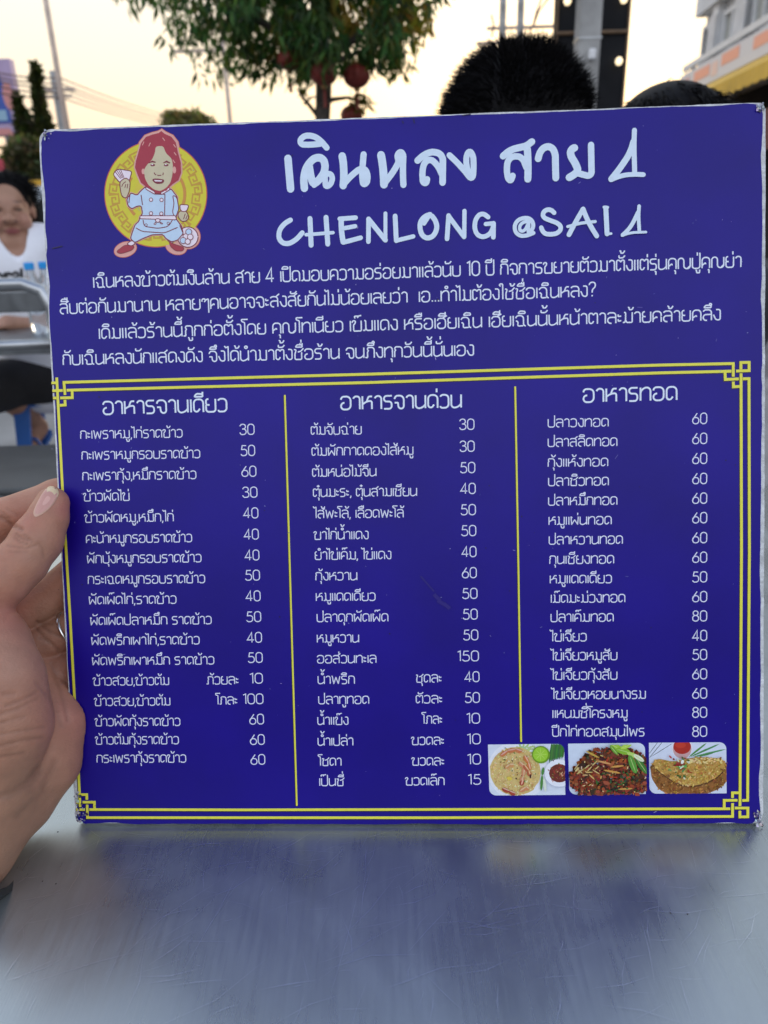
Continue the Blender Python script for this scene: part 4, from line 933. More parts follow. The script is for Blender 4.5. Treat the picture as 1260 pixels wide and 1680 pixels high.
def hand_col(c):
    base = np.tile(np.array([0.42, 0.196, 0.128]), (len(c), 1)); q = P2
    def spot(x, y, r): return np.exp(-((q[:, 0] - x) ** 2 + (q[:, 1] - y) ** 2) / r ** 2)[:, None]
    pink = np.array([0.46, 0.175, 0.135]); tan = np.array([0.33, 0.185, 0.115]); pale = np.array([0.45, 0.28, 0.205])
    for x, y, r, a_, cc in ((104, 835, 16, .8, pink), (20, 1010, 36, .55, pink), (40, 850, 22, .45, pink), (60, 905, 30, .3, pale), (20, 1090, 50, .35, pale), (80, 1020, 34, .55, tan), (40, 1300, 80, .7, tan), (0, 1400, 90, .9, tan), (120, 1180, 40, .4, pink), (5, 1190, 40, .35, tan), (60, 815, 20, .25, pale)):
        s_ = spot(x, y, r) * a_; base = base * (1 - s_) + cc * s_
    base = base * (1 - 0.20 * np.clip(disp / .0006, 0, 1))[:, None] + np.array([.05, 0, 0]) * 0  # shade of the creases painted into the skin colour
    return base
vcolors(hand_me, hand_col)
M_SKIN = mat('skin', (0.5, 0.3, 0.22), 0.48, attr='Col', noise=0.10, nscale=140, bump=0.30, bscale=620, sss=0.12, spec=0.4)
M_SKIN.node_tree.nodes['Principled BSDF'].inputs['Subsurface Scale'].default_value = 0.004
t_ = M_SKIN.node_tree
for n_ in t_.nodes:
    if n_.type == 'BUMP': n_.inputs['Distance'].default_value = 0.0009
nz_ = t_.nodes.new('ShaderNodeTexVoronoi'); nz_.inputs['Scale'].default_value = 420; nz_.feature = 'DISTANCE_TO_EDGE'
tc_ = t_.nodes.new('ShaderNodeTexCoord'); mp_ = t_.nodes.new('ShaderNodeMapping'); mp_.inputs['Scale'].default_value = (1.0, 2.2, 1.0); mp_.inputs['Rotation'].default_value = (0, 0, .5)
t_.links.new(tc_.outputs['Object'], mp_.inputs[0]); t_.links.new(mp_.outputs[0], nz_.inputs['Vector'])
bp0 = [n_ for n_ in t_.nodes if n_.type == 'BUMP'][0]; bp1 = t_.nodes.new('ShaderNodeBump'); bp1.inputs['Strength'].default_value = .22; bp1.inputs['Distance'].default_value = .0006
t_.links.new(nz_.outputs['Distance'], bp1.inputs['Height']); t_.links.new(bp0.outputs[0], bp1.inputs['Normal']); t_.links.new(bp1.outputs[0], t_.nodes['Principled BSDF'].inputs['Normal'])
hroot = empty('person', (0, 0, 0), 'hand and forearm of a person gripping the left edge of the purple menu board', 'person')
hroot.matrix_world = BMAT
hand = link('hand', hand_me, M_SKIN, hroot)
bvh = BVHTree.FromPolygons([tuple(c) for c in co2], [tuple(p.vertices) for p in hand_me.polygons])
def onskin(px, py, off=0.0):
    o = Vector(CAMB); d = (Vector(HP(px, py, 0)) - o).normalized(); h_ = bvh.ray_cast(o, d)
    if h_[0] is None: return None
    return h_[0] + h_[1] * off
# thumb nail
NAIL = [(80, 797.5), (87, 797.5), (93, 801), (97, 807), (95, 815), (90, 824), (83, 833), (74, 841), (66, 846), (57, 849), (54, 842), (58, 831), (64, 819), (71, 807)]
NC = (77, 822); rings = [1.0, .86, .6, .3]; b = MB(); vs_ = []; nn = len(NAIL) * 3; ring_px = []
fine = rounded([Vector(p) for p in NAIL], 6, True, 2); nn = len(fine)
for k, r in enumerate(rings):
    for p in fine:
        x, y = NC[0] + (p.x - NC[0]) * r, NC[1] + (p.y - NC[1]) * r
        q = onskin(x, y, (.0001, .00055, .0006, .0006)[k]); vs_.append(q if q is not None else vs_[-1]); ring_px.append((x, y))
vs_.append(onskin(*NC, .0007)); ring_px.append(NC)
for k in range(len(rings) - 1):
    for i in range(nn):
        j = (i + 1) % nn; x, y = ring_px[(k + 1) * nn + i]
        t = (y - 797) + (x - 80) * -.35
        b_ = lin('d9c29c') if t < 13 else lin('c8968a')
        b.add([], [], None); b.f.append([k * nn + i, (k + 1) * nn + i, (k + 1) * nn + j, k * nn + j]); b.c.append(lin('c9a08c') if k == 0 and t >= 13 else b_)
for i in range(nn): b.f.append([(len(rings) - 1) * nn + i, len(rings) * nn, (len(rings) - 1) * nn + (i + 1) % nn]); b.c.append(lin('d8a99c'))
b.v = [tuple(v) for v in vs_]
b.build('thumb_nail', mat('nail', (1, 1, 1), 0.28, attr='Col', spec=0.5, noise=.05, nscale=300), hroot, smooth=True, colors=True)
# ring on the ring finger
c0 = Vector(hp(116, 1032, -13.9)); ax = (Vector(hp(152, 1012, -14.0)) - Vector(hp(88, 1046, -13.8))).normalized(); u0 = ax.orthogonal().normalized(); v0 = ax.cross(u0)
b = MB(); b.tube([c0 + (u0 * math.cos(t * math.pi / 16) + v0 * math.sin(t * math.pi / 16)) * .0104 for t in range(33)], .0011, 8, cap=False)
b.build('ring', mat('silver', (.75, .74, .72), .18, metal=1.0), hroot, smooth=True)
# watch on the wrist
wd = (Vector(hp(-180, 1490, 44)) - Vector(hp(-62, 1392, 36))).normalized(); wc = Vector(hp(-57, 1398, 36.5)) + wd * .002; u0 = (Vector(BN.tolist()) * 0 + Vector((0.8, -0.6, 0.0))); u0 = (u0 - wd * u0.dot(wd)).normalized(); v0 = wd.cross(u0)
b = MB(); NB = 40; prof = [(-.009, .0262), (-.0085, .0292), (.0085, .0300), (.009, .0268)]; vs_ = []
for t in range(NB):
    a_ = 2 * math.pi * t / NB
    for q, r in prof: vs_.append(wc + wd * q + (u0 * math.cos(a_) + v0 * math.sin(a_)) * r)
fs_ = [(t * 4 + k, t * 4 + (k + 1) % 4, ((t + 1) % NB) * 4 + (k + 1) % 4, ((t + 1) % NB) * 4 + k) for t in range(NB) for k in range(4)]
b.add(vs_, fs_); b.build('watch_strap', mat('black_strap', (.022, .023, .022), .55, noise=.3, nscale=200), hroot)
# ------------------------------------------------------------------ people around the tables
M_SHIRTW = mat('white_cotton', (0.78, 0.80, 0.86), 0.85, noise=0.06, nscale=12, bump=0.25, bscale=30)
M_BLACKC = mat('black_cotton', (0.015, 0.015, 0.018), 0.85, noise=0.3, nscale=12, bump=0.3, bscale=40)
M_NAVY = mat('dark_blue_cotton', (0.02, 0.025, 0.05), 0.85, noise=0.25, nscale=12, bump=0.3, bscale=40)
M_HAIR = mat('black_hair', (0.006, 0.0055, 0.0065), 0.6, noise=0.4, nscale=60, spec=0.12)
M_SKIN2 = mat('face_skin', (0.36, 0.20, 0.13), 0.5, attr='Col', noise=0.10, nscale=30, spec=0.4)

def figure(root, J, tex_h, skin_fn, shirt, trousers, hair_fn=None, face=None, hair_name='hair'):
    """J: joints in the figure's own frame (x sideways, y forward, z up)"""
    P = [np.array(p) for q_, p in J.items() if q_ not in ('face_dir', 'vneck')]; lo = np.min(P, 0) - .20; hi = np.max(P, 0) + .20; lo[2] = -.01
    S = Sdf(lo, hi, tex_h); g = lambda k: J[k]
    def torso(T, gr=0.0, k=.05):
        T.cap(g('hip'), g('waist'), .135, .125, k, grow=gr); T.cap(g('waist'), g('chest'), .128, .135, k, grow=gr)
        T.cap(g('shl'), g('shr'), .066, .066, k, grow=gr); T.ell(g('chest'), (.165, .11, .13), k, grow=gr)
        T.cap(tuple(np.array(g('hip')) + (-.07, 0, -.02)), tuple(np.array(g('hip')) + (.07, 0, -.02)), .105, .105, k, grow=gr)
    torso(S)
    hd = np.array(g('head')); S.cap(g('neck'), tuple(hd + (0, -.005, -.03)), .058, .055, .03)
    f = np.array(J.get('face_dir', (0, 1, 0)), float); f /= np.linalg.norm(f); sd = np.cross(f, (0, 0, 1)); sd /= np.linalg.norm(sd); upv = np.cross(sd, f)
    R = np.array([sd, f, upv])
    def hp_(x, y, z): return tuple(hd + sd * x + f * y + upv * z)
    S.ell(hp_(0, -.012, .035), (.076, .094, .088), .01, rot=R); S.ell(hp_(0, .022, -.028), (.060, .068, .082), .02, rot=R)
    if face: face(S, hp_, R)
    else:
        S.ell(hp_(0, .092, -.012), (.014, .018, .020), .012, rot=R)
        S.ell(hp_(0, .086, -.055), (.026, .010, .010), .008, rot=R)
    for q in (-1, 1): S.ell(hp_(q * .078, -.008, -.002), (.010, .020, .032), .006, rot=R)
    for a_, b_, c_, hnd in (('shl', 'ell', 'wrl', 'hal'), ('shr', 'elr', 'wrr', 'har')):
        S.chain([(g(a_), .052), (g(b_), .042), (g(c_), .029)], .015)
        w0, h0 = np.array(g(c_)), np.array(g(hnd)); d = (h0 - w0) / np.linalg.norm(h0 - w0); lat = np.cross(d, (0, 0, 1)); lat /= np.linalg.norm(lat) + 1e-9; s_ = 1 if a_ == 'shl' else -1
        S.cap(w0, h0, .027, .030, .012); S.cap(h0 + lat * .014, h0 - lat * .014, .021, .021, .01)
        for i, (o_, L) in enumerate(((-.026, .060), (-.009, .072), (.009, .068), (.026, .054))): S.cap(h0 + lat * o_, h0 + lat * o_ * 1.15 + d * L + np.array((0, 0, -.016)), .0095, .0078, .003)
        S.cap(h0 - lat * .026 * s_ - d * .02, h0 - lat * .052 * s_ + d * .028, .011, .009, .006)
    for a_, b_, c_, t_ in (('hpl', 'knl', 'anl', 'tol'), ('hpr', 'knr', 'anr', 'tor')):
        S.chain([(g(a_), .088), (g(b_), .056)], .03); kn, an, to = (np.array(g(q)) for q in (b_, c_, t_)); S.cap(kn, kn + (an - kn) * .35 + np.array((0, 0, 0)), .055, .054, .02); S.cap(kn + (an - kn) * .35, an, .053, .036, .02)
        S.cap(an, an + (to - an) * .25, .037, .034, .015); S.cap(an + np.array((0, 0, -.012)), to, .032, .024, .012)
    me = S.mesh('body'); vcolors(me, lambda c: skin_fn(c, hp_, hd, sd, f, upv)); body = link('body', me, M_SKIN2, root)
    T = Sdf(lo, hi, tex_h); torso(T, .019)
    for a_, b_ in (('shl', 'ell'), ('shr', 'elr')):
        p, q = np.array(g(a_)), np.array(g(b_)); T.chain([(tuple(p), .068), (tuple(p + (q - p) * .72), .066)], .02)
    ck = np.array(g('neck')); vn = J.get('vneck', .0)
    T.ell(tuple(ck + (0, .0, .045)), (.076, .085, .055), .012, sub=True)
    if vn: T.cap(tuple(ck + f * .09 + (0, 0, .02)), tuple(ck + f * .17 + (0, 0, -vn)), .050, .010, .006, sub=True)
    sm = link('shirt', T.mesh('shirt'), shirt, root)
    T = Sdf(lo, hi, tex_h)
    T.cap(tuple(np.array(g('hip')) + (-.07, 0, -.02)), tuple(np.array(g('hip')) + (.07, 0, -.02)), .120, .120, .05); T.cap(g('hip'), g('waist'), .14, .120, .04)
    for a_, b_ in (('hpl', 'knl'), ('hpr', 'knr')):
        p, q = np.array(g(a_)), np.array(g(b_)); T.chain([(tuple(p), .102), (tuple(p + (q - p) * 1.02), .074)], .03)
    link('trousers', T.mesh('trousers'), trousers, root)
    return hp_, R, sd, f, upv, hd
def sitting(hz=.46, lean=.03, head=(0, .05, 1.18), arms=None, legs=None, **k):
    J = dict(hip=(0, 0, hz + .05), waist=(0, .0, hz + .22), chest=(0, lean, hz + .42), neck=(0, lean + .005, hz + .56), head=head, shl=(-.165, lean, hz + .48), shr=(.165, lean, hz + .48),
             ell=(-.215, lean + .06, hz + .24), elr=(.215, lean + .06, hz + .24), wrl=(-.12, lean + .26, hz + .20), wrr=(.12, lean + .26, hz + .20), hal=(-.09, lean + .33, hz + .195), har=(.09, lean + .33, hz + .195),
             hpl=(-.09, .02, hz + .03), hpr=(.09, .02, hz + .03), knl=(-.12, .42, hz + .03), knr=(.12, .42, hz + .03), anl=(-.13, .40, .085), anr=(.13, .40, .085), tol=(-.15, .55, .03), tor=(.15, .55, .03))
    J.update(arms or {}); J.update(legs or {}); J.update(k); return J
def plain_skin(c, *a):
    return np.tile(np.array([.34, .19, .125]), (len(c), 1))
def stool(loc, rz, label, group='blue plastic stools'):
    r = empty('plastic_stool', loc, label, 'stool', group, rz)
    b = MB(); b.prism(rrect(-.15, .15, -.15, .15, .04), .415, .44); b.build('seat', M_BLUEP, r, bevel=.006)
    for sx in (-1, 1):
        for sy in (-1, 1):
            b = MB(); t = Vector((sx * .115, sy * .115, .416)); u = Vector((sx * .155, sy * .155, 0)); w_ = .030
            b.add([(t.x - w_, t.y - w_ * .5, .4145), (t.x + w_, t.y - w_ * .5, .4145), (t.x + w_, t.y + w_ * .5, .4145), (t.x - w_, t.y + w_ * .5, .4145), (u.x - w_ * .7, u.y - w_ * .4, 0), (u.x + w_ * .7, u.y - w_ * .4, 0), (u.x + w_ * .7, u.y + w_ * .4, 0), (u.x - w_ * .7, u.y + w_ * .4, 0)],
                  [(0, 1, 2, 3), (7, 6, 5, 4), (0, 4, 5, 1), (1, 5, 6, 2), (2, 6, 7, 3), (3, 7, 4, 0)]); b.build('leg', M_BLUEP, r)
    b = MB()
    for q in ((-.13, -.128, -.13, .13), (.128, .13, -.13, .13), (-.13, .13, -.13, -.128), (-.13, .13, .128, .13)): b.box((q[0], q[2], .36), (q[1], q[3], .4145))
    b.build('apron', M_BLUEP, r); return r
def hair_cap(root, hp_, R, parts, cuts, name='hair', h=.006, k=.02):
    c = np.array(hp_(0, 0, 0)); T = Sdf(c - .24, c + .24, h)
    for p, r in parts: T.ell(hp_(*p), r, k, rot=R)
    for p, r in cuts: T.ell(hp_(*p), r, .008, sub=True, rot=R)
    return link(name, T.mesh(name), M_HAIR, root)
def strands(root, hp_, R, n, seed, rad, cen, lmin, lmax, sel, spike, name='hair_strands', wd=.0012, droop=.35, nw=lambda v: 1.0):
    r_ = random.Random(seed); b = MB(); B = [Vector(q) for q in R]
    for _ in range(n):
        while True:
            v = Vector((r_.gauss(0, 1), r_.gauss(0, 1), r_.gauss(0, 1)));
            if v.length < 1e-3: continue
            v.normalize()
            if sel(v): break
        base = Vector(hp_(cen[0] + v.x * rad[0] * .97, cen[1] + v.y * rad[1] * .97, cen[2] + v.z * rad[2] * .97))
        nrm = (B[0] * v.x + B[1] * v.y + B[2] * v.z).normalized(); g_ = spike(v)
        gd = B[0] * g_[0] + B[1] * g_[1] + B[2] * g_[2]
        d = (nrm * nw(v) + gd + Vector((r_.gauss(0, .22), r_.gauss(0, .22), r_.gauss(0, .22)))).normalized(); L = r_.uniform(lmin, lmax)
        sdv = d.cross(Vector((r_.gauss(0, 1), r_.gauss(0, 1), r_.gauss(0, 1)))).normalized() * wd
        p1 = base + d * L * .55; d2 = (d + Vector((0, 0, -droop)) + gd * .3).normalized(); p2 = p1 + d2 * L * .45
        b.add([base - sdv, base + sdv, p1 - sdv * .7, p1 + sdv * .7, p2], [(0, 1, 3, 2), (2, 3, 4)])
    return b.build(name, M_HAIR, root)

# the man right behind the board, back of the head to us
pc = at(857, 130, .955)
man = empty('person', (pc.x, .955, 0), 'person with short spiky black hair, seen from behind above the menu board', 'person', rz=math.radians(-6))
J = sitting(.41, .03, (0, .05, 1.104), face_dir=(.1, 1, .05)); J['neck'] = (0, .03, .985)
hp_, R, sd, f, upv, hd = figure(man, J, .0075, plain_skin, M_NAVY, M_BLACKC)
hair_cap(man, hp_, R, [((0, -.016, .036), (.084, .102, .090)), ((0, -.050, -.03), (.078, .066, .085))], [((0, .085, -.07), (.085, .06, .10)), ((0, .02, -.12), (.06, .10, .06))])
strands(man, hp_, R, 26000, 4, (.083, .101, .089), (0, -.015, .035), .008, .025, lambda v: v.z > -.8 and (v.y < .45 or v.z > .35), lambda v: (-.55 if v.x < -.25 else .05, -.15, .30 if v.z > .2 else -.5), wd=.0006, droop=.4, nw=lambda v: (.8 if v.x < -.2 else (.42 if v.z > .3 else .3)) + .25 * math.sin(9 * v.x + 5 * v.z) * math.sin(8 * v.z - 4 * v.y))
strands(man, hp_, R, 3500, 14, (.078, .066, .085), (0, -.050, -.03), .012, .028, lambda v: v.z < .2 and v.y < .2, lambda v: (0, -.1, -.9), wd=.0006, droop=.5, nw=lambda v: .4)
stool((pc.x, .985, 0), .1, 'blue plastic stool under the person with spiky black hair')
# second person further right
pc = at(1087, 200, 1.25)
man2 = empty('person', (pc.x, 1.25, 0), 'person with smooth black hair behind the upper right corner of the board', 'person', rz=math.radians(8))
J = sitting(.41, .03, (0, .0, 1.092), face_dir=(-.15, 1, -.02)); J['neck'] = (0, .0, .975)
hp_, R, sd, f, upv, hd = figure(man2, J, .0085, plain_skin, M_BLACKC, M_BLACKC)
hair_cap(man2, hp_, R, [((0, -.016, .036), (.088, .106, .096)), ((0, -.05, -.03), (.082, .07, .09))], [((0, .09, -.07), (.085, .06, .10)), ((0, .02, -.12), (.06, .10, .06))])
strands(man2, hp_, R, 6000, 8, (.088, .106, .096), (0, -.016, .036), .02, .05, lambda v: v.z > -.5 and v.y < .5, lambda v: (v.x * .6, -.9, -.9), wd=.0009, droop=.7, nw=lambda v: .34 + .2 * math.sin(11 * v.x + 3 * v.z))
stool((pc.x, 1.26, 0), -.1, 'blue plastic stool under the person in the black shirt')

# the woman on the left, seated side on with her face towards us
WX, WY = -1.325, 2.92
wom = empty('person', (WX, WY, 0), 'woman in a white V-neck shirt and black shorts seated left of the board', 'person', rz=0)
FD = np.array((.42, -1.0, -.03))
def wface(S, hp, R):
    S.ell(hp(0, .084, .012), (.046, .020, .030), .02, rot=R)                                  # brow
    S.ell(hp(0, .094, -.012), (.012, .018, .030), .012, rot=R); S.ell(hp(0, .104, -.026), (.018, .016, .013), .008, rot=R)
    for q in (-1, 1):
        S.ell(hp(q * .040, .060, -.035), (.030, .032, .030), .02, rot=R); S.ell(hp(q * .033, .094, .004), (.017, .010, .009), .008, sub=True, rot=R); S.ell(hp(q * .033, .082, .003), (.014, .011, .010), .003, rot=R); S.ell(hp(q * .017, .100, -.028), (.009, .010, .009), .005, rot=R)
    S.ell(hp(0, .088, -.060), (.027, .011, .006), .004, rot=R); S.ell(hp(0, .088, -.070), (.024, .011, .007), .004, rot=R); S.ell(hp(0, .070, -.098), (.030, .022, .022), .02, rot=R)
    S.ell(hp(0, .035, -.105), (.055, .045, .030), .03, rot=R)
def wskin(c, hp, hd, sd, f, upv):
    q = c - hd; x, y, z = q @ sd, q @ f, q @ upv
    base = np.tile(np.array([.37, .20, .135]), (len(c), 1))
    def put(mask, col, a): 
        w_ = (np.clip(mask, 0, 1) * a)[:, None]; base[:] = base * (1 - w_) + np.array(col) * w_
    el = lambda cx, cz, rx, rz: 1.6 - 1.6 * (((np.abs(x) if cx else x) - cx) / rx) ** 2 - 1.6 * ((z - cz) / rz) ** 2
    fr = (y > .03)
    put(el(0, -.065, .031, .013) * fr, (.20, .045, .05), .9); put(el(.034, .030, .022, .0042) * fr, (.08, .05, .04), .7)
    put(el(.033, .004, .018, .0048) * fr, (.03, .02, .018), .9); put(el(.045, -.03, .03, .03) * fr, (.42, .20, .15), .5); put(el(.017, -.032, .006, .005) * fr, (.1, .05, .04), .8)
    put(el(0, .06, .06, .03) * fr, (.42, .25, .17), .4)
    return base
lp = lambda px, py, Y: tuple(np.array(at(px, py, Y)) - np.array((WX, WY, 0)))
kn = lp(0, 628, 2.78); an = lp(62, 700, 2.98); to = lp(46, 738, 2.86)
J = sitting(.47, 0, (0.012, -.03, 1.118), face_dir=FD, vneck=.065)
J.update(hip=(0, .05, .52), waist=(0, .05, .70), chest=(.0, .0, .915), neck=(.005, -.012, 1.018), shl=(-.185, .03, .985), shr=(.185, -.03, .990), ell=(-.24, -.08, .72), elr=(.25, -.10, .72), wrl=(-.08, -.28, .74), wrr=(.14, -.30, .745), hal=(-.02, -.34, .755), har=(.08, -.36, .76),
         hpl=(-.09, .03, .50), hpr=(.09, .03, .50), knl=(-.16, -.36, .50), knr=kn, anl=(-.20, -.34, .085), tol=(-.22, -.48, .03), anr=an, tor=to)
hp_, R, sd, f, upv, hd = figure(wom, J, .0055, wskin, M_SHIRTW, M_BLACKC, face=wface)
for q in (-1, 1):
    b = MB(); c_ = Vector(hp_(q * .033, .0865, .003)); b.lathe(c_, [(.0001, -.004), (.005, -.003), (.0072, 0), (.005, .003), (.0001, .004)], 10); b.build('eye', mat('eye', (.03, .022, .02), .15), wom, smooth=True)
hair_cap(wom, hp_, R, [((0, -.022, .040), (.083, .102, .092)), ((0, -.07, -.03), (.072, .06, .085)), ((0, -.125, .0), (.05, .045, .05))], [((0, .108, -.012), (.084, .084, .112)), ((.06, .06, -.05), (.05, .06, .08)), ((-.06, .06, -.05), (.05, .06, .08)), ((0, .02, -.13), (.065, .10, .06))], h=.0055)
strands(wom, hp_, R, 3000, 5, (.083, .102, .092), (0, -.022, .04), .02, .06, lambda v: v.z > -.2 and (v.y < .4 or v.z > .7), lambda v: (.5 * v.x, -.9, -.5), wd=.0013, droop=.6, nw=lambda v: .42 + .2 * math.sin(9 * v.x + 4 * v.z))
strands(wom, hp_, R, 900, 15, (.085, .100, .094), (0, -.020, .040), .035, .075, lambda v: .0 < v.y < .62 and v.z > .15, lambda v: (1.3 * v.x, .25, -.35), name='loose_hair', wd=.0011, droop=.9, nw=lambda v: .25)
strands(wom, hp_, R, 900, 16, (.076, .09, .085), (0, -.04, -.01), .03, .08, lambda v: abs(v.x) > .55 and v.z < .4 and v.y < .5, lambda v: (.3 * v.x, -.1, -1.0), name='loose_hair', wd=.0013, droop=.7, nw=lambda v: .35)
# lettering across the shirt: dark bold script, partly cut off by the table things in front
b = MB()
sh = [o for o in wom.children if o.name.startswith('shirt')][0]; bv = BVHTree.FromPolygons([tuple(v.co) for v in sh.data.vertices], [tuple(p.vertices) for p in sh.data.polygons])
oc = Vector((-WX, -WY, CAMZ))
def onshirt(px, py):
    d = (Vector(lp(px, py, 2.5)) - oc).normalized(); h_ = bv.ray_cast(oc, d); return None if h_[0] is None else h_[0] + h_[1] * .003
for L in ([(-30, 448), (-22, 442), (-14, 448), (-18, 457)], [(-8, 456), (-2, 447), (6, 455), (10, 447)], [(10, 455), (13, 446), (20, 452), (24, 446), (31, 448), (29, 456), (22, 455)], [(35, 440), (36, 458)]):
    Q = rounded([Vector(p) for p in L], 3, False, 3)
    for p, q in zip(Q[:-1], Q[1:]):
        t = (q - p); t = t / (t.length + 1e-6); n_ = Vector((-t.y, t.x)) * 2.3; P = [onshirt(*(p + n_)), onshirt(*(p - n_)), onshirt(*(q - n_)), onshirt(*(q + n_))]
        if all(P): b.add(P, [(0, 1, 2, 3)])
b.build('shirt_print', mat('black_print', (.01, .01, .012), .7), wom)
# blue sandal on the raised foot
b = MB(); a0, t0 = Vector(an), Vector(to); d = (t0 - a0); ft = d.normalized(); lt = ft.cross(Vector((0, 0, 1))).normalized(); dn = lt.cross(ft).normalized(); dn = dn if dn.z < 0 else -dn
for k, (s_, w_) in enumerate(((-.25, .030), (-.1, .036), (.3, .034), (.6, .040), (.95, .042), (1.25, .026))):
    c_ = a0 + d * s_ + dn * (.048 - .012 * max(0, s_)); b.v += [tuple(c_ - lt * w_), tuple(c_ + lt * w_), tuple(c_ + lt * w_ + dn * .016), tuple(c_ - lt * w_ + dn * .016)]
for k in range(5):
    for j in range(4): b.f.append([k * 4 + j, k * 4 + (j + 1) % 4, k * 4 + 4 + (j + 1) % 4, k * 4 + 4 + j]); b.c.append((1, 1, 1))
b.f += [[3, 2, 1, 0], [20, 21, 22, 23]]; b.c += [(1, 1, 1)] * 2
sd_ = b.build('sandal', M_BLUEP, wom)
b = MB(); c_ = a0 + d * .72; b.tube([c_ + lt * .042 + dn * .035, c_ + lt * .03 - dn * .022, c_ - dn * .030, c_ - lt * .03 - dn * .022, c_ - lt * .042 + dn * .035], .006, 6); b.build('strap', M_BLUEP, sd_)
stool((WX + .02, WY + .07, 0.05), .2, 'blue plastic stool under the woman in the white shirt')

# her steel table with two water bottles
def steel_table(loc, sx, sy, z, label, rz=0):
    r = empty('steel_table', loc, label, 'table', rz=rz)
    b = MB(); b.prism(rrect(-sx, sx, -sy, sy, .05), z - .03, z); b.build('tabletop', M_STEEL2, r, bevel=.006)
    for q in (-1, 1):
        for p in (-1, 1):
            b = MB(); b.tube([(q * (sx - .08), p * (sy - .08), 0.05), (q * (sx - .08), p * (sy - .08), z - .031)], .016, 10); b.build('leg', M_TUBE, r)
    return r
steel_table((-1.50, 2.42, 0), .62, .24, .745, 'dull steel table with two water bottles in front of the woman')
M_PET = mat('clear_plastic', (.80, .88, .94), .08, spec=.5, trans=.85); M_CAP = mat('blue_cap', (.02, .33, .80), .4)
def bottle(px, Y, label):
    x = at(px, 430, Y).x; r = empty('water_bottle', (x, Y, .7455), label, 'bottle', 'water bottles on the steel table')
    b = MB(); b.lathe((0, 0, 0), [(.026, 0), (.030, .006), (.030, .05), (.0285, .06), (.030, .07), (.030, .13), (.027, .15), (.015, .175), (.0125, .185), (.0125, .192)], 20); b.build('bottle_body', M_PET, r, smooth=True)
    b = MB(); b.lathe((0, 0, 0), [(.0145, .1925), (.015, .194), (.015, .211), (.0135, .2135)], 16); b.build('cap', M_CAP, r)
    return r
bottle(46, 2.42, 'clear water bottle with a blue cap, fully in view beside the board')
bottle(70, 2.45, 'clear water bottle with a blue cap, half hidden by the board edge')

# stainless chair between us and her, its back to us
CY = 1.62
ch = empty('steel_chair', (0, 0, 0), 'grey stainless steel chair with a rounded backrest, beside the left edge of the board', 'chair')
q = lambda px, py, dy=0: at(px, py, CY + dy)
xr = q(80, 480).x; xl = xr - .40; zt = q(40, 466).z; zb = q(40, 512).z; zs = .49
fr_ = [Vector((xr, CY, 0.05)), Vector((xr, CY, zt - .05)), Vector((xr - .015, CY, zt - .014)), Vector((xr - .05, CY, zt)), Vector((xl + .05, CY, zt)), Vector((xl + .015, CY, zt - .014)), Vector((xl, CY, zt - .05)), Vector((xl, CY, 0.05))]
b = MB(); b.tube(fr_, .013, 12); b.build('back_frame', M_TUBE, ch, smooth=True)
b = MB(); b.box((xl + .0135, CY - .004, zb), (xr - .0135, CY + .006, zt - .0135)); b.build('backrest', M_STEEL2, ch, bevel=.003)
z2 = q(40, 566).z
b = MB(); b.tube([(xl + .013, CY, z2), (xr - .013, CY, z2)], .011, 10); b.build('cross_bar', M_TUBE, ch, smooth=True)
b = MB(); b.box((xl - .01, CY + .016, zs - .02), (xr + .01, CY + .40, zs)); b.build('seat', mat('grey_seat', (.05, .054, .056), .5, noise=.3, nscale=9), ch, bevel=.008)
for xx in (xl, xr): b = MB(); b.tube([(xx, CY + .38, 0.05), (xx, CY + .37, zs - .021)], .013, 10); b.build('leg', M_TUBE, ch)

# ------------------------------------------------------------------ the street behind
# parked white vehicle behind the woman
M_CARW = mat('white_car_paint', (.68, .74, .80), .25, coat=.5, noise=.04, nscale=3); M_TYRE = mat('tyre_rubber', (.02, .02, .02), .8)
car = empty('parked_car', (-3.40, 8.6, 0), 'white parked van with a dark windscreen behind the seated woman', 'van', rz=math.radians(-24))
car.rotation_euler[2] = math.radians(-35); car.scale = (1, 1, .94)
prof = [(-2.1, .35), (-2.15, .75), (-2.0, .98), (-1.35, 1.06), (-.72, 1.50), (-.2, 1.58), (1.7, 1.56), (2.0, 1.35), (2.08, .8), (2.05, .35)]
b = MB(); n_ = len(prof); w0 = .84
def wv(z): return w0 if z < 1.05 else w0 - (z - 1.05) * .30
b.add([(-wv(z), y, z) for y, z in prof] + [(wv(z), y, z) for y, z in prof], [tuple(range(n_ - 1, -1, -1)), tuple(range(n_, 2 * n_))] + [(i, (i + 1) % n_, (i + 1) % n_ + n_, i + n_) for i in range(n_)])
b.build('body_shell', M_CARW, car, bevel=.05)
def slab(P, t, name, mt):
    P = [Vector(p) for p in P]; nrm = (P[1] - P[0]).cross(P[2] - P[0]).normalized() * t; b = MB(); k = len(P); b.add(P + [p + nrm for p in P], [tuple(range(k - 1, -1, -1)), tuple(range(k, 2 * k))] + [(i, (i + 1) % k, (i + 1) % k + k, i + k) for i in range(k)]); return b.build(name, mt, car)
slab([(-.72, -1.30, 1.105), (.72, -1.30, 1.105), (.64, -.78, 1.465), (-.64, -.78, 1.465)], .012, 'windscreen', M_GLASS)
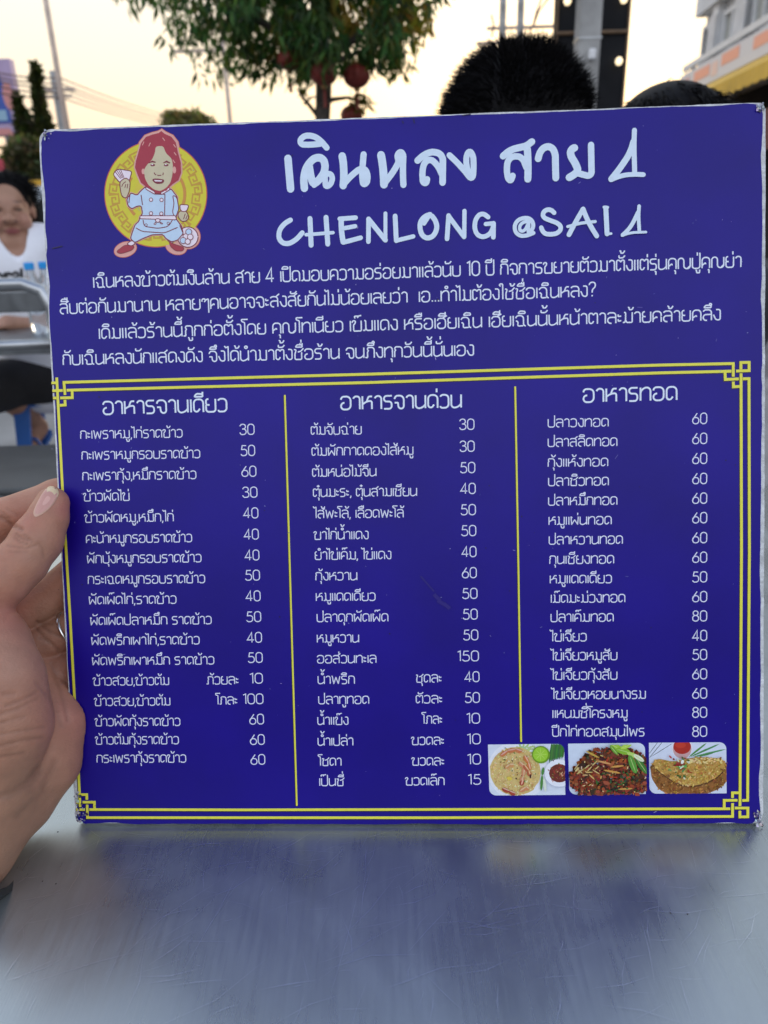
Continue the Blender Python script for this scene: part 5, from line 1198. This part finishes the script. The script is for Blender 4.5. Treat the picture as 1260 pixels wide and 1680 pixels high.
for s_ in (-1, 1):
    x = lambda z: s_ * (wv(z) + .004); P = [(x(1.09), -1.05, 1.09), (x(1.09), .25, 1.09), (x(1.46), .25, 1.46), (x(1.46), -.58, 1.46)]; slab(P if s_ > 0 else P[::-1], .01, 'side_window', M_GLASS)
    P = [(x(1.09), .35, 1.09), (x(1.09), 1.7, 1.09), (x(1.46), 1.6, 1.46), (x(1.46), .35, 1.46)]; slab(P if s_ > 0 else P[::-1], .01, 'side_window', M_GLASS)
    for yy in (-1.4, 1.3):
        b = MB(); b.tube([(s_ * .60, yy, .31), (s_ * .85, yy, .31)], .31, 24); wl = b.build('wheel', M_TYRE, car, bevel=.02); b = MB(); b.tube([(s_ * .852, yy, .31), (s_ * .862, yy, .31)], .19, 18); b.build('rim', M_TUBE, wl)
    b = MB(); b.box((s_ * .62 - .14, -2.17, .70), (s_ * .62 + .14, -2.07, .84)); b.build('headlight', M_TRIM, car, bevel=.02)

def leafmesh(n, seed, clusters, size, cols, name, parent, droop=0.8, aspect=.32):
    r_ = random.Random(seed); b = MB(); W_ = [c[2] for c in clusters]
    for _ in range(n):
        c, rad, wt = r_.choices(clusters, W_)[0]
        while True:
            v = Vector((r_.uniform(-1, 1), r_.uniform(-1, 1), r_.uniform(-1, 1)))
            if v.length < 1: break
        p = Vector(c) + Vector((v.x * rad[0], v.y * rad[1], v.z * rad[2]))
        d = Vector((r_.gauss(0, .7), r_.gauss(0, .7), -droop + r_.gauss(0, .5))).normalized(); s_ = d.cross(Vector((r_.gauss(0, 1), r_.gauss(0, 1), r_.gauss(0, 1)))).normalized()
        L = size * r_.uniform(.6, 1.25); w_ = L * aspect * .5; nn = d.cross(s_) * L * .08; k = r_.choice(cols); k = tuple(q * r_.uniform(.7, 1.3) for q in k)
        b.add([p, p + d * L * .4 + s_ * w_ + nn, p + d * L, p + d * L * .4 - s_ * w_ + nn, p + d * L * .5], [(0, 1, 4), (1, 2, 4), (2, 3, 4), (3, 0, 4)], k)
    return b.build(name, M_LEAF, parent, colors=True)
DG = [(.022, .055, .018), (.032, .08, .026), (.045, .105, .03), (.075, .135, .035)]; YG = [(.10, .11, .02), (.13, .12, .025), (.07, .10, .02)]
# the lantern tree
TY = 7.4
base = at(531, 196, TY)
tree = empty('tree', (base.x, TY, 0), 'leafy dark green tree hung with red lanterns, above the middle of the board', 'tree')
tl = lambda px, py, dy=0: at(px, py, TY + dy) - Vector((base.x, TY, 0))
b = MB(); tr = [Vector((.10, 0, 0)), Vector((.04, 0, .9)), tl(529, 205), tl(531, 150), tl(531, 100), tl(520, 40), tl(515, -60), tl(520, -160)]; b.tube(tr, [.12, .10, .066, .070, .07, .06, .04, .02], 10)
trunk = b.build('trunk', M_BARK, tree, smooth=True)
for P, r0 in (([(523, 192), (510, 176), (496, 158), (488, 146)], .024), ([(531, 168), (548, 163), (572, 160), (590, 166)], .026), ([(500, 170), (510, 160), (522, 158)], .014), ([(531, 110), (470, 60), (400, 20), (330, -10)], .05), ([(531, 100), (600, 50), (670, 20), (720, 0)], .045), ([(520, 60), (470, -40), (420, -120)], .04), ([(520, 50), (580, -60), (640, -140)], .04), ([(528, 118), (450, 100), (410, 90)], .025), ([(528, 110), (590, 85), (640, 70)], .025)):
    b = MB(); pts = [tl(*p, dy=.12 * (i - 1) * (1 if P[0][0] > 525 else -1)) for i, p in enumerate(P)]; b.tube(pts, [r0 * (1 - .7 * i / (len(P) - 1)) for i in range(len(P))], 7); b.build('limb', M_BARK, tree, smooth=True)
CL = []
def cl(px, py, rx, ry, wt=None, dy=0):
    m_ = pxm(TY) * 1.04; CL.append((tl(px, py, dy), (rx * m_, .9, ry * m_), wt or rx * ry / 100.0))
for q in ((300, 10, 62, 46), (262, 5, 28, 34), (340, 58, 48, 36), (395, 20, 55, 60), (390, 85, 34, 34), (450, 40, 60, 62), (470, 95, 34, 26), (520, 30, 70, 60), (560, 70, 48, 34), (500, 86, 36, 26), (600, 30, 60, 48), (640, 48, 40, 34), (680, 20, 46, 36), (712, 18, 26, 30), (590, 80, 26, 16), (425, 118, 14, 20), (618, 84, 20, 12), (545, 100, 22, 12),
          (300, -60, 80, 50), (420, -70, 110, 70), (540, -80, 110, 80), (650, -60, 90, 60), (480, -170, 120, 60), (590, -170, 100, 60)): cl(*q)
R = random.Random(21); CC = []
for _ in range(210):
    c_, rd_, _w = R.choices(CL, [q[2] for q in CL])[0]
    while True:
        v = Vector((R.uniform(-1, 1), R.uniform(-1, 1), R.uniform(-1, 1)))
        if v.length < 1: break
    p = c_ + Vector((v.x * rd_[0], v.y * rd_[1], v.z * rd_[2])); thin = .45 if p.x < -.75 else 1.0
    CC.append((p, (R.uniform(.10, .20), R.uniform(.10, .2), R.uniform(.10, .22)), thin * R.uniform(.5, 1.3)))
for k_, (sz, nL, cs) in enumerate(((.115, 5200, DG * 3), (.10, 4600, DG * 2 + YG * 2), (.13, 2600, [(.06, .14, .035), (.10, .17, .045), (.045, .11, .03)]))): leafmesh(nL, 30 + k_, CC[k_ * 20:], sz, cs, 'crown', tree, droop=1.3, aspect=.28)
leafmesh(420, 6, [(tl(556, 20), (.16, .5, .22), 1), (tl(672, 22), (.22, .5, .22), 1.5), (tl(470, 66), (.12, .4, .2), .5), (tl(608, 36), (.10, .4, .15), .5)], .13, [(.30, .24, .03), (.24, .16, .03), (.16, .17, .03)], 'crown', tree, droop=1.1)
leafmesh(60, 9, [(tl(592, 168), (.10, .1, .05), 1), (tl(596, 160), (.06, .1, .04), 1)], .10, YG, 'crown', tree, droop=.5)
def lantern(px, py, rpx, dy, label):
    c = at(px, py, TY + dy); R_ = rpx * pxm(TY); r = empty('paper_lantern', c, label, 'lantern', 'red lanterns in the tree')
    b = MB(); pr = []; n1 = 10
    for i in range(n1 + 1):
        a_ = -math.pi / 2 * .86 + math.pi * .86 * i / n1; pr.append((R_ * math.cos(a_), R_ * .86 * math.sin(a_)))
    vs_ = []; N_ = 32
    for rr, z in pr:
        for k in range(N_): a_ = 2 * math.pi * k / N_; q_ = rr * (1 + .05 * (1 if k % 4 < 2 else -1)); vs_.append((q_ * math.cos(a_), q_ * math.sin(a_), z))
    b.add(vs_, [(i * N_ + k, i * N_ + (k + 1) % N_, (i + 1) * N_ + (k + 1) % N_, (i + 1) * N_ + k) for i in range(n1) for k in range(N_)]); b.build('shade', M_LANT, r, smooth=True)
    zt_ = R_ * .86 * math.sin(math.pi / 2 * .86); rr = R_ * math.cos(math.pi / 2 * .86)
    for s_ in (1, -1): b = MB(); b.lathe((0, 0, 0), [(rr * 1.15, s_ * zt_ - .006), (rr * 1.15, s_ * zt_ + .014 * s_ + .006)] if s_ > 0 else [(rr * 1.15, -zt_ - .02), (rr * 1.15, -zt_ + .006)], 16); b.build('collar', M_GOLD, r)
    b = MB(); b.tube([(0, 0, zt_ + .02), (0, 0, zt_ + .22)], .003, 5); b.build('cord', M_WIRE, r)
    b = MB(); b.tube([(0, 0, -zt_ - .02), (0, 0, -zt_ - .05), (0, 0, -zt_ - .16)], [.006, .012, .016], 8); b.build('tassel', M_LANT, r)
for q in ((585, 125, 19.5, -.1, 'round red lantern hanging clear of the leaves, right of the trunk'), (531, 120, 20, -.25, 'round red lantern hanging in front of the trunk of the tree'), (577, 189, 17, .1, 'red lantern hanging lowest, just above the top edge of the board'), (474, 98, 17, -.2, 'red lantern half hidden in leaves left of the trunk')): lantern(*q)

def far_tree(kind, px0, py0, Y, CLp, n, size, cols, label, cat='tree', droop=.2, group=None, aspect=.5):
    r = empty(kind, (at(px0, py0, Y).x, Y, 0), label, cat, group); o_ = Vector((at(px0, py0, Y).x, Y, 0)); m_ = pxm(Y) * 1.02; C_ = []
    for px, py, rx, ry in CLp: C_.append((at(px, py, Y) - o_, (rx * m_, rx * m_, ry * m_), rx * ry))
    zt_ = max(c[0].z for c in C_); b = MB(); b.tube([(0, 0, 0), (0, 0, zt_ * .5), (C_[0][0].x * .5, 0, zt_ * .95)], [.012 * Y * .5, .008 * Y * .5, .003 * Y * .5], 7); b.build('trunk', M_BARK, r, smooth=True)
    leafmesh(n, int(px0 + py0), C_, size, cols, 'crown', r, droop=droop, aspect=aspect); return r
OL = [(.045, .055, .018), (.035, .045, .016), (.06, .07, .02), (.03, .038, .015)]
far_tree('cypress_tree', 66, 220, 30, [(59, 117, 3.5, 10), (61, 134, 5, 14), (63, 158, 5.5, 16), (67, 182, 7, 18), (72, 206, 11, 18), (76, 232, 16, 20)], 2600, .26, OL, 'tall narrow dark cypress tree, the taller of the pair at far left', droop=-.6, group='cypress trees at far left')
far_tree('cypress_tree', 40, 220, 30, [(29, 164, 2.5, 10), (32, 180, 5, 14), (38, 196, 9, 16), (42, 214, 12, 18), (46, 236, 14, 18)], 1900, .26, OL, 'narrow dark cypress tree, the shorter of the pair beside the billboard', droop=-.6, group='cypress trees at far left')
far_tree('bush', 38, 262, 16, [(30, 262, 24, 24), (52, 254, 20, 26), (20, 276, 20, 20), (62, 276, 22, 24), (40, 244, 18, 14), (36, 292, 40, 14), (60, 306, 40, 14)], 3600, .17, [(.10, .10, .045), (.07, .08, .03), (.13, .12, .06), (.05, .06, .025)], 'olive green bush below the cypress trees', 'bush', droop=.1)
far_tree('tree', 305, 215, 55, [(285, 194, 16, 10), (312, 192, 20, 10), (335, 200, 16, 9), (305, 206, 40, 12), (300, 225, 46, 16)], 2200, .5, [(.16, .16, .06), (.12, .13, .05), (.20, .18, .08)], 'pale distant treetop just above the top edge of the board', droop=.1)

# billboard
BY = 34
def bbp(px, py, dy=0): return at(px, py, BY + dy)
bb = empty('billboard', (bbp(12, 300).x, BY, 0), 'tall blue and pink billboard cut by the left edge of the photo', 'billboard'); bo = Vector((bbp(12, 300).x, BY, 0))
TR_, BR_ = bbp(11, 96) - bo, bbp(31, 222) - bo; xR = (TR_.x + BR_.x) / 2 + .14; zT, zB = TR_.z, BR_.z; wB = 5.2
b = MB(); b.box((xR - wB, 0, zB), (xR, .4, zT)); b.build('panel', mat('pink_vinyl', (.50, .38, .58), .6, noise=.1, nscale=1), bb)
b = MB(); hB = zT - zB; b.add([(xR - wB, -.03, zB + hB * .13), (xR - .36, -.03, zB + hB * .17), (xR - .38, -.03, zB + hB * .60), (xR - .62, -.03, zB + hB * .93), (xR - wB, -.03, zB + hB * .93)], [(0, 1, 2, 3, 4)]); b.build('poster', mat('blue_vinyl', (.05, .11, .44), .5, noise=.15, nscale=2), bb)
b = MB(); b.add([(xR - wB, -.03, zB + .02), (xR - .35, -.03, zB + .02), (xR - .5, -.03, zB + hB * .10), (xR - wB, -.03, zB + hB * .06)], [(0, 1, 2, 3)]); b.add([(xR - .30 + .22 * math.cos(t), -.035, zB + hB * .52 + .5 * math.sin(t)) for t in [k * math.pi / 7 for k in range(14)]], [tuple(range(14))]); b.build('poster', mat('salmon_vinyl', (.66, .28, .26), .5), bb)
b = MB(); b.box((xR - 1.2, -.05, zB + hB * .20), (xR - .50, -.035, zB + hB * .34)); b.build('poster', mat('pale_blue_vinyl', (.30, .48, .62), .5), bb)
for xx in (-.35, -.75, -3.2): b = MB(); b.box((xR + xx - .08, .1, 0), (xR + xx + .08, .3, zB - .005)); b.build('post', M_GREY, bb)
# low signs behind the van
def sign(name, px0, px1, py0, py1, Y, colr, label, leg=True):
    a_, c_ = at(px0, py0, Y), at(px1, py1, Y); xm = (a_.x + c_.x) / 2; r = empty(name, (xm, Y, 0), label, 'sign'); hw = abs(c_.x - a_.x) / 2
    b = MB(); b.box((-hw, -.03, min(a_.z, c_.z)), (hw, .03, max(a_.z, c_.z))); b.build('panel', mat(name + '_paint', colr, .5, noise=.15, nscale=3), r, bevel=.01)
    for s_ in (-1, 1): b = MB(); b.tube([(s_ * hw * .8, .05, 0), (s_ * hw * .8, .05, min(a_.z, c_.z) + .05)], .03, 8); b.build('post', M_TUBE, r)
    return r
sign('green_sign', 14, 40, 289, 303, 12.5, (.01, .26, .16), 'green low sign panel behind the white van')
sign('yellow_sign', 41, 92, 296, 306, 12.3, (.72, .40, .03), 'yellow low sign panel behind the white van, against the bush')
sign('red_sign', -14, 9, 262, 284, 15.0, (.55, .06, .09), 'small red and white sign at the left edge below the billboard')

# poles and wires
def pole(px, py, Y, top_py, r0, r1, label, name='street_pole', cat='pole', arms=(), group=None, mt=None):
    p = at(px, py, Y); zt_ = at(px, top_py, Y).z; r = empty(name, (p.x, Y, 0), label, cat, group)
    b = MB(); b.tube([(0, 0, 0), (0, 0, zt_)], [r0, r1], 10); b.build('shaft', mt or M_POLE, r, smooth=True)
    for z, x0_, x1_, rr in arms:
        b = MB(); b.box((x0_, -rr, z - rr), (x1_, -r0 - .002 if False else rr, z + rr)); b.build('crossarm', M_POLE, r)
    return r
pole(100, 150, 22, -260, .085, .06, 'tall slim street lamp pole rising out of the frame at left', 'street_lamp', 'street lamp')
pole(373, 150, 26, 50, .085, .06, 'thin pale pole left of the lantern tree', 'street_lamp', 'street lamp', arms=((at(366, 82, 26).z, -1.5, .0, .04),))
zz = lambda py: at(100, py, 32).z
up = pole(98, 190, 32, 116, .16, .11, 'wooden utility pole with crossarms and wires beside the cypress', 'utility_pole', 'utility pole', arms=((zz(147), -.75, .75, .06), (zz(158), -.6, .6, .05)), mt=M_GREY)
z8 = lambda py: at(825, py, 30).z
pole(824, 60, 30, -140, .14, .12, 'concrete utility pole with a transformer rack, left twin above the spiky hair', 'utility_pole', 'utility pole', arms=((z8(46), -.55, 1.9, .05), (z8(70), -.9, .2, .05)), mt=M_GREY, group='twin utility poles')
pole(853, 60, 30, -140, .14, .12, 'concrete utility pole, right twin above the spiky hair', 'utility_pole', 'utility pole', mt=M_GREY, group='twin utility poles')
pole(1133, 160, 26, 106, .10, .07, 'short brown post between the second head and the white building', 'street_pole', 'post', mt=M_RUST)
pole(696, 150, 60, 148, .08, .06, 'tiny distant pole right of the lantern tree', 'street_pole', 'pole') if False else None
def wire(P, label, r=.012, group='overhead wires'):
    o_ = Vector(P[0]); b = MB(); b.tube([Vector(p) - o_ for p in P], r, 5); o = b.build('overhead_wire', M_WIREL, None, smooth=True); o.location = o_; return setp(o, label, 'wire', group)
M_WIREL = mat('sunlit_tone_cable', (.24, .15, .12), .7)  # sunlit tone put into the colour of the overhead wires
for y0_, y1_ in ((113, 128), (120, 137), (126, 144), (135, 152), (146, 160)):
    P = []
    for k in range(14):
        t = k / 13; px = -30 + t * 130; py = y0_ + (y1_ - y0_) * t + 5 * (4 * t * (1 - t)); P.append(at(px, py, 28 + 4 * t))
    for k in range(1, 26):
        t = k / 25; px = 100 + t * 330; py = y1_ + (212 - y1_ + (y1_ - 128) * .5) * (1 - (1 - t) ** 1.7); P.append(at(px, py, 32 + 60 * t))
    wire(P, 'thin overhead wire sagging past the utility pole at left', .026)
for P_ in ([(895, -20), (880, 20), (874, 44), (868, 50)], [(905, -10), (884, 18), (876, 40)], [(806, 24), (810, 40), (807, 60)]):
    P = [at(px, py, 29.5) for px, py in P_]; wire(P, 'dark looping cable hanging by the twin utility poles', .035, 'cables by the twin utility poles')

# dark sign frame with bulbs and a concrete post in front
DY = 6.0
d0 = at(968, 100, DY); ds = empty('sign_frame', (d0.x, DY, 0), 'tall black sign board edged with round bulbs, right of the spiky head', 'sign')
do = Vector((d0.x, DY, 0)); xl_, xr_ = at(911, 90, DY).x - d0.x, at(1027, 90, DY).x - d0.x; zt_ = at(968, -260, DY).z
b = MB(); b.box((xl_, 0, 0.05), (xr_, .12, zt_)); b.build('panel', M_DARKM, ds, bevel=.008)
for py in (54, -110): b = MB(); z = at(968, py, DY).z; b.tube([(xl_ - .002, -.012, z), (xr_ + .002, -.012, z)], .012, 8); b.build('frame_bar', M_RUST, ds)
for xx in (xl_, xr_): b = MB(); b.box((xx - .007, -.012, 0.05), (xx + .007, -.001, zt_)); b.build('edge_strip', M_RUST, ds)
for px, py in ((929, 4), (1021, 1), (1013, 102), (921, 104), (1020, -96), (925, -96)):
    p = at(px, py, DY) - do; b = MB(); b.lathe((p.x, -.035, p.z), [(.001, -.026), (.016, -.021), (.026, 0), (.016, .021), (.001, .026)], 14); o = b.build('bulb', M_BULB, ds, smooth=True)
p0 = at(962, 90, 5.6); cp = empty('concrete_post', (p0.x, 5.6, 0), 'square grey concrete post standing in front of the black sign board', 'post')
b = MB(); hw = .5 * 33 * pxm(5.6); b.box((-hw, -hw, 0), (hw, hw, at(962, -300, 5.6).z)); b.build('shaft', M_GREY, cp, bevel=.01)
b = MB(); z = at(962, 66, 5.6).z; b.box((-hw - .004, -hw - .004, z - .006), (hw + .004, hw + .004, z + .006)); b.build('band', M_TUBE, cp)
p = at(964, 94, 5.6) - Vector((p0.x, 5.6, 0)); b = MB(); b.box((p.x - .02, -hw - .05, p.z - .03), (p.x + .025, -hw - .001, p.z + .03)); b.build('junction_box', M_TRIM, cp, bevel=.01)

# white building on the right: its front runs away from us
FY0 = 24.0; FO = at(1150, 120, FY0); fd_ = Vector((.085, .9964, 0)); fn = Vector((-.9964, .085, 0)); FO.z = 0
def FP(px, py):
    d = Vector(ray(px, py)); o = Vector((0, 0, CAMZ)); t = (FO - o).dot(fn) / d.dot(fn); p = o + d * t; return ((p - FO).dot(fd_), p.z)
bl = empty('building', FO, 'white building with windows and a yellow awning at the right edge', 'building', rz=math.atan2(fd_.y, fd_.x) )
# local frame: x along the front (away from us), y to the left of that (towards the street), z up
TOPZ = 15.0
b = MB(); b.box((-16, -8, 0), (0, 0, TOPZ)); b.build('wall', M_WALL, bl)
def fbox(pa, pb, depth, name, mt, off=0.0, parent=None, bev=0):
    (s0, z0), (s1, z1) = FP(*pa), FP(*pb); b = MB(); b.box((min(s0, s1), off, min(z0, z1)), (max(s0, s1), off + depth, max(z0, z1))); return b.build(name, mt, parent or bl, bevel=bev)
def strip(px0, py0, px1, py1, th, dep, name, mt, off=0.003):
    s0, z0 = FP(px0, py0); s1, z1 = FP(px1, py1); zc = (z0 + z1) / 2; b = MB(); b.box((-16, off, zc - th), (0.05, off + dep, zc + th)); return b.build(name, mt, bl)
s_w, z_t = FP(1167, 45); _, z_b = FP(1167, 97)
def window(pxa, pxb, mt, z0, z1):
    s0 = FP(pxa, 60)[0]; s1 = FP(pxb, 60)[0]; s0, s1 = min(s0, s1), max(s0, s1)
    b = MB(); b.box((s0, .004, z0), (s1, .02, z1)); w_ = b.build('window', mt, bl)
    b = MB()
    for q in ((s0 - .10, s0, z0 - .1, z1 + .1), (s1, s1 + .10, z0 - .1, z1 + .1), (s0, s1, z1, z1 + .1), (s0, s1, z0 - .1, z0), ((s0 + s1) / 2 - .03, (s0 + s1) / 2 + .03, z0, z1)): b.box((q[0], .021, q[2]), (q[1], .09, q[3]))
    b.build('window_frame', M_TRIM, w_)
for pa, pb, mt in ((1158.5, 1174, M_GLASS), (1191, 1214, M_CURT), (1238, 1268, M_CURT), (1292, 1330, M_GLASS)):
    window(pa, pb, mt, z_b, z_t); window(pa, pb, mt, z_b + 3.0, z_t + 3.0); 
for px0_, px1_ in ((1217, 1234), (1177, 1187)):
    s0, s1 = sorted((FP(px0_, 60)[0], FP(px1_, 60)[0])); b = MB()
    for k in range(22): z = z_b - .1 + k * (z_t - z_b + .2) / 22; b.box((s0, .21, z), (s1, .25, z + .035))
    b.build('louvre_panel', M_TRIM, bl)
for px in (1206, 1262):
    s0 = FP(px, 60)[0]; b = MB(); b.box((s0 - .4, .205, z_b - .62), (s0 + .4, .40, z_b - .12)); u = b.build('air_conditioner', M_TRIM, bl, bevel=.03); b = MB(); b.tube([(s0, .401, z_b - .37), (s0, .42, z_b - .37)], .2, 16); b.build('fan_grille', M_GREY, u)
zc = FP(1167, 109)[1]
b = MB(); b.box((-16, .003, z_t + .35), (.08, .30, z_t + 1.35)); b.build('balcony_parapet', M_WALL, bl)
for px in (1182, 1222, 1278, 1344):
    s0 = FP(px, 60)[0]; b = MB(); b.box((s0 - .22, .003, 0), (s0 + .22, .20, z_t + .345)); b.build('pilaster', M_TRIM, bl)
zr = FP(1200, 84)[1]; 
b = MB(); b.box((-16, .42, zr - .07), (.05, .50, zr + .07)); b.build('balcony_rail', M_TRIM, bl)
b = MB(); zl = FP(1200, 112)[1]
for k in range(60): b.box((-.1 - k * .28, .44, zl), (-.07 - k * .28, .47, zr - .071))
o = b.build('balusters', M_TRIM, bl); o['kind'] = 'stuff'
b = MB(); b.box((-16, .205, zl - .25), (.1, .52, zl - .001)); b.build('balcony_floor', M_WALL, bl)
b = MB(); b.box((-16, .525, zl - .32), (.05, .545, zl + .22), lin('d3d4da'))
for pa, pb, hx, z0, z1 in ((1176, 1202, 'efa68c', -.12, .12), (1222, 1251, 'efa68c', -.08, .16), (1154, 1168, 'd9b6b6', -.2, .1), (1206, 1216, 'e8c8bc', -.2, .1), (1275, 1320, 'efa68c', -.1, .14), (1148, 1152, '8f8fd0', -.3, -.1)):
    s0, s1 = FP(pa, 100)[0], FP(pb, 100)[0]; b.box((min(s0, s1), .5455, zl + z0), (max(s0, s1), .556, zl + z1), lin(hx))
b.build('shop_banner', M_VC, bl, colors=True)
za = zl - .40
b = MB(); b.add([(-16, .0, za + .35), (.2, .0, za + .35), (.2, 1.5, za - .45), (-16, 1.5, za - .45), (-16, .0, za + .29), (.2, .0, za + .29), (.2, 1.5, za - .51), (-16, 1.5, za - .51)], [(0, 3, 2, 1), (4, 5, 6, 7), (0, 1, 5, 4), (1, 2, 6, 5), (2, 3, 7, 6), (3, 0, 4, 7)]); aw = b.build('awning', M_YEL, bl)
b = MB()
for k in range(40): b.add([(-16 + k * .405, 1.505, za - .45), (-16 + k * .405 + .40, 1.505, za - .45), (-16 + k * .405 + .40, 1.505, za - .72), (-16 + k * .405 + .2, 1.505, za - .76), (-16 + k * .405, 1.505, za - .72)], [(0, 1, 2, 3, 4)])
b.build('valance', M_YEL, aw)
b = MB(); b.box((-16, .205, 0), (-.3, .26, za - .4)); b.build('shop_front', M_DARKM, bl)
b = MB(); b.box((-16, 1.2, za - 1.9), (-2.2, 1.3, za - 1.2)); b.build('shop_sign', M_DKRED, bl)
b = MB(); b.box((-2.0, 1.0, za - 1.9), (.1, 1.5, za - 1.5)); b.build('shop_sign', M_RED, bl, bevel=.05)
b = MB(); b.tube([(-1.6, 1.55, za - 1.15), (.1, 1.55, za - 1.12)], .12, 10); b.build('glowing_bar', M_BULB, bl)  # emissive cream bar below the awning
# a far tree line and low buildings close the street behind the board
far_tree('tree', 640, 300, 70, [(520, 300, 60, 26), (600, 290, 60, 30), (700, 300, 70, 28), (800, 300, 60, 28), (900, 300, 60, 28)], 2200, .8, OL, 'broad dark tree far down the street, hidden behind the middle of the board')
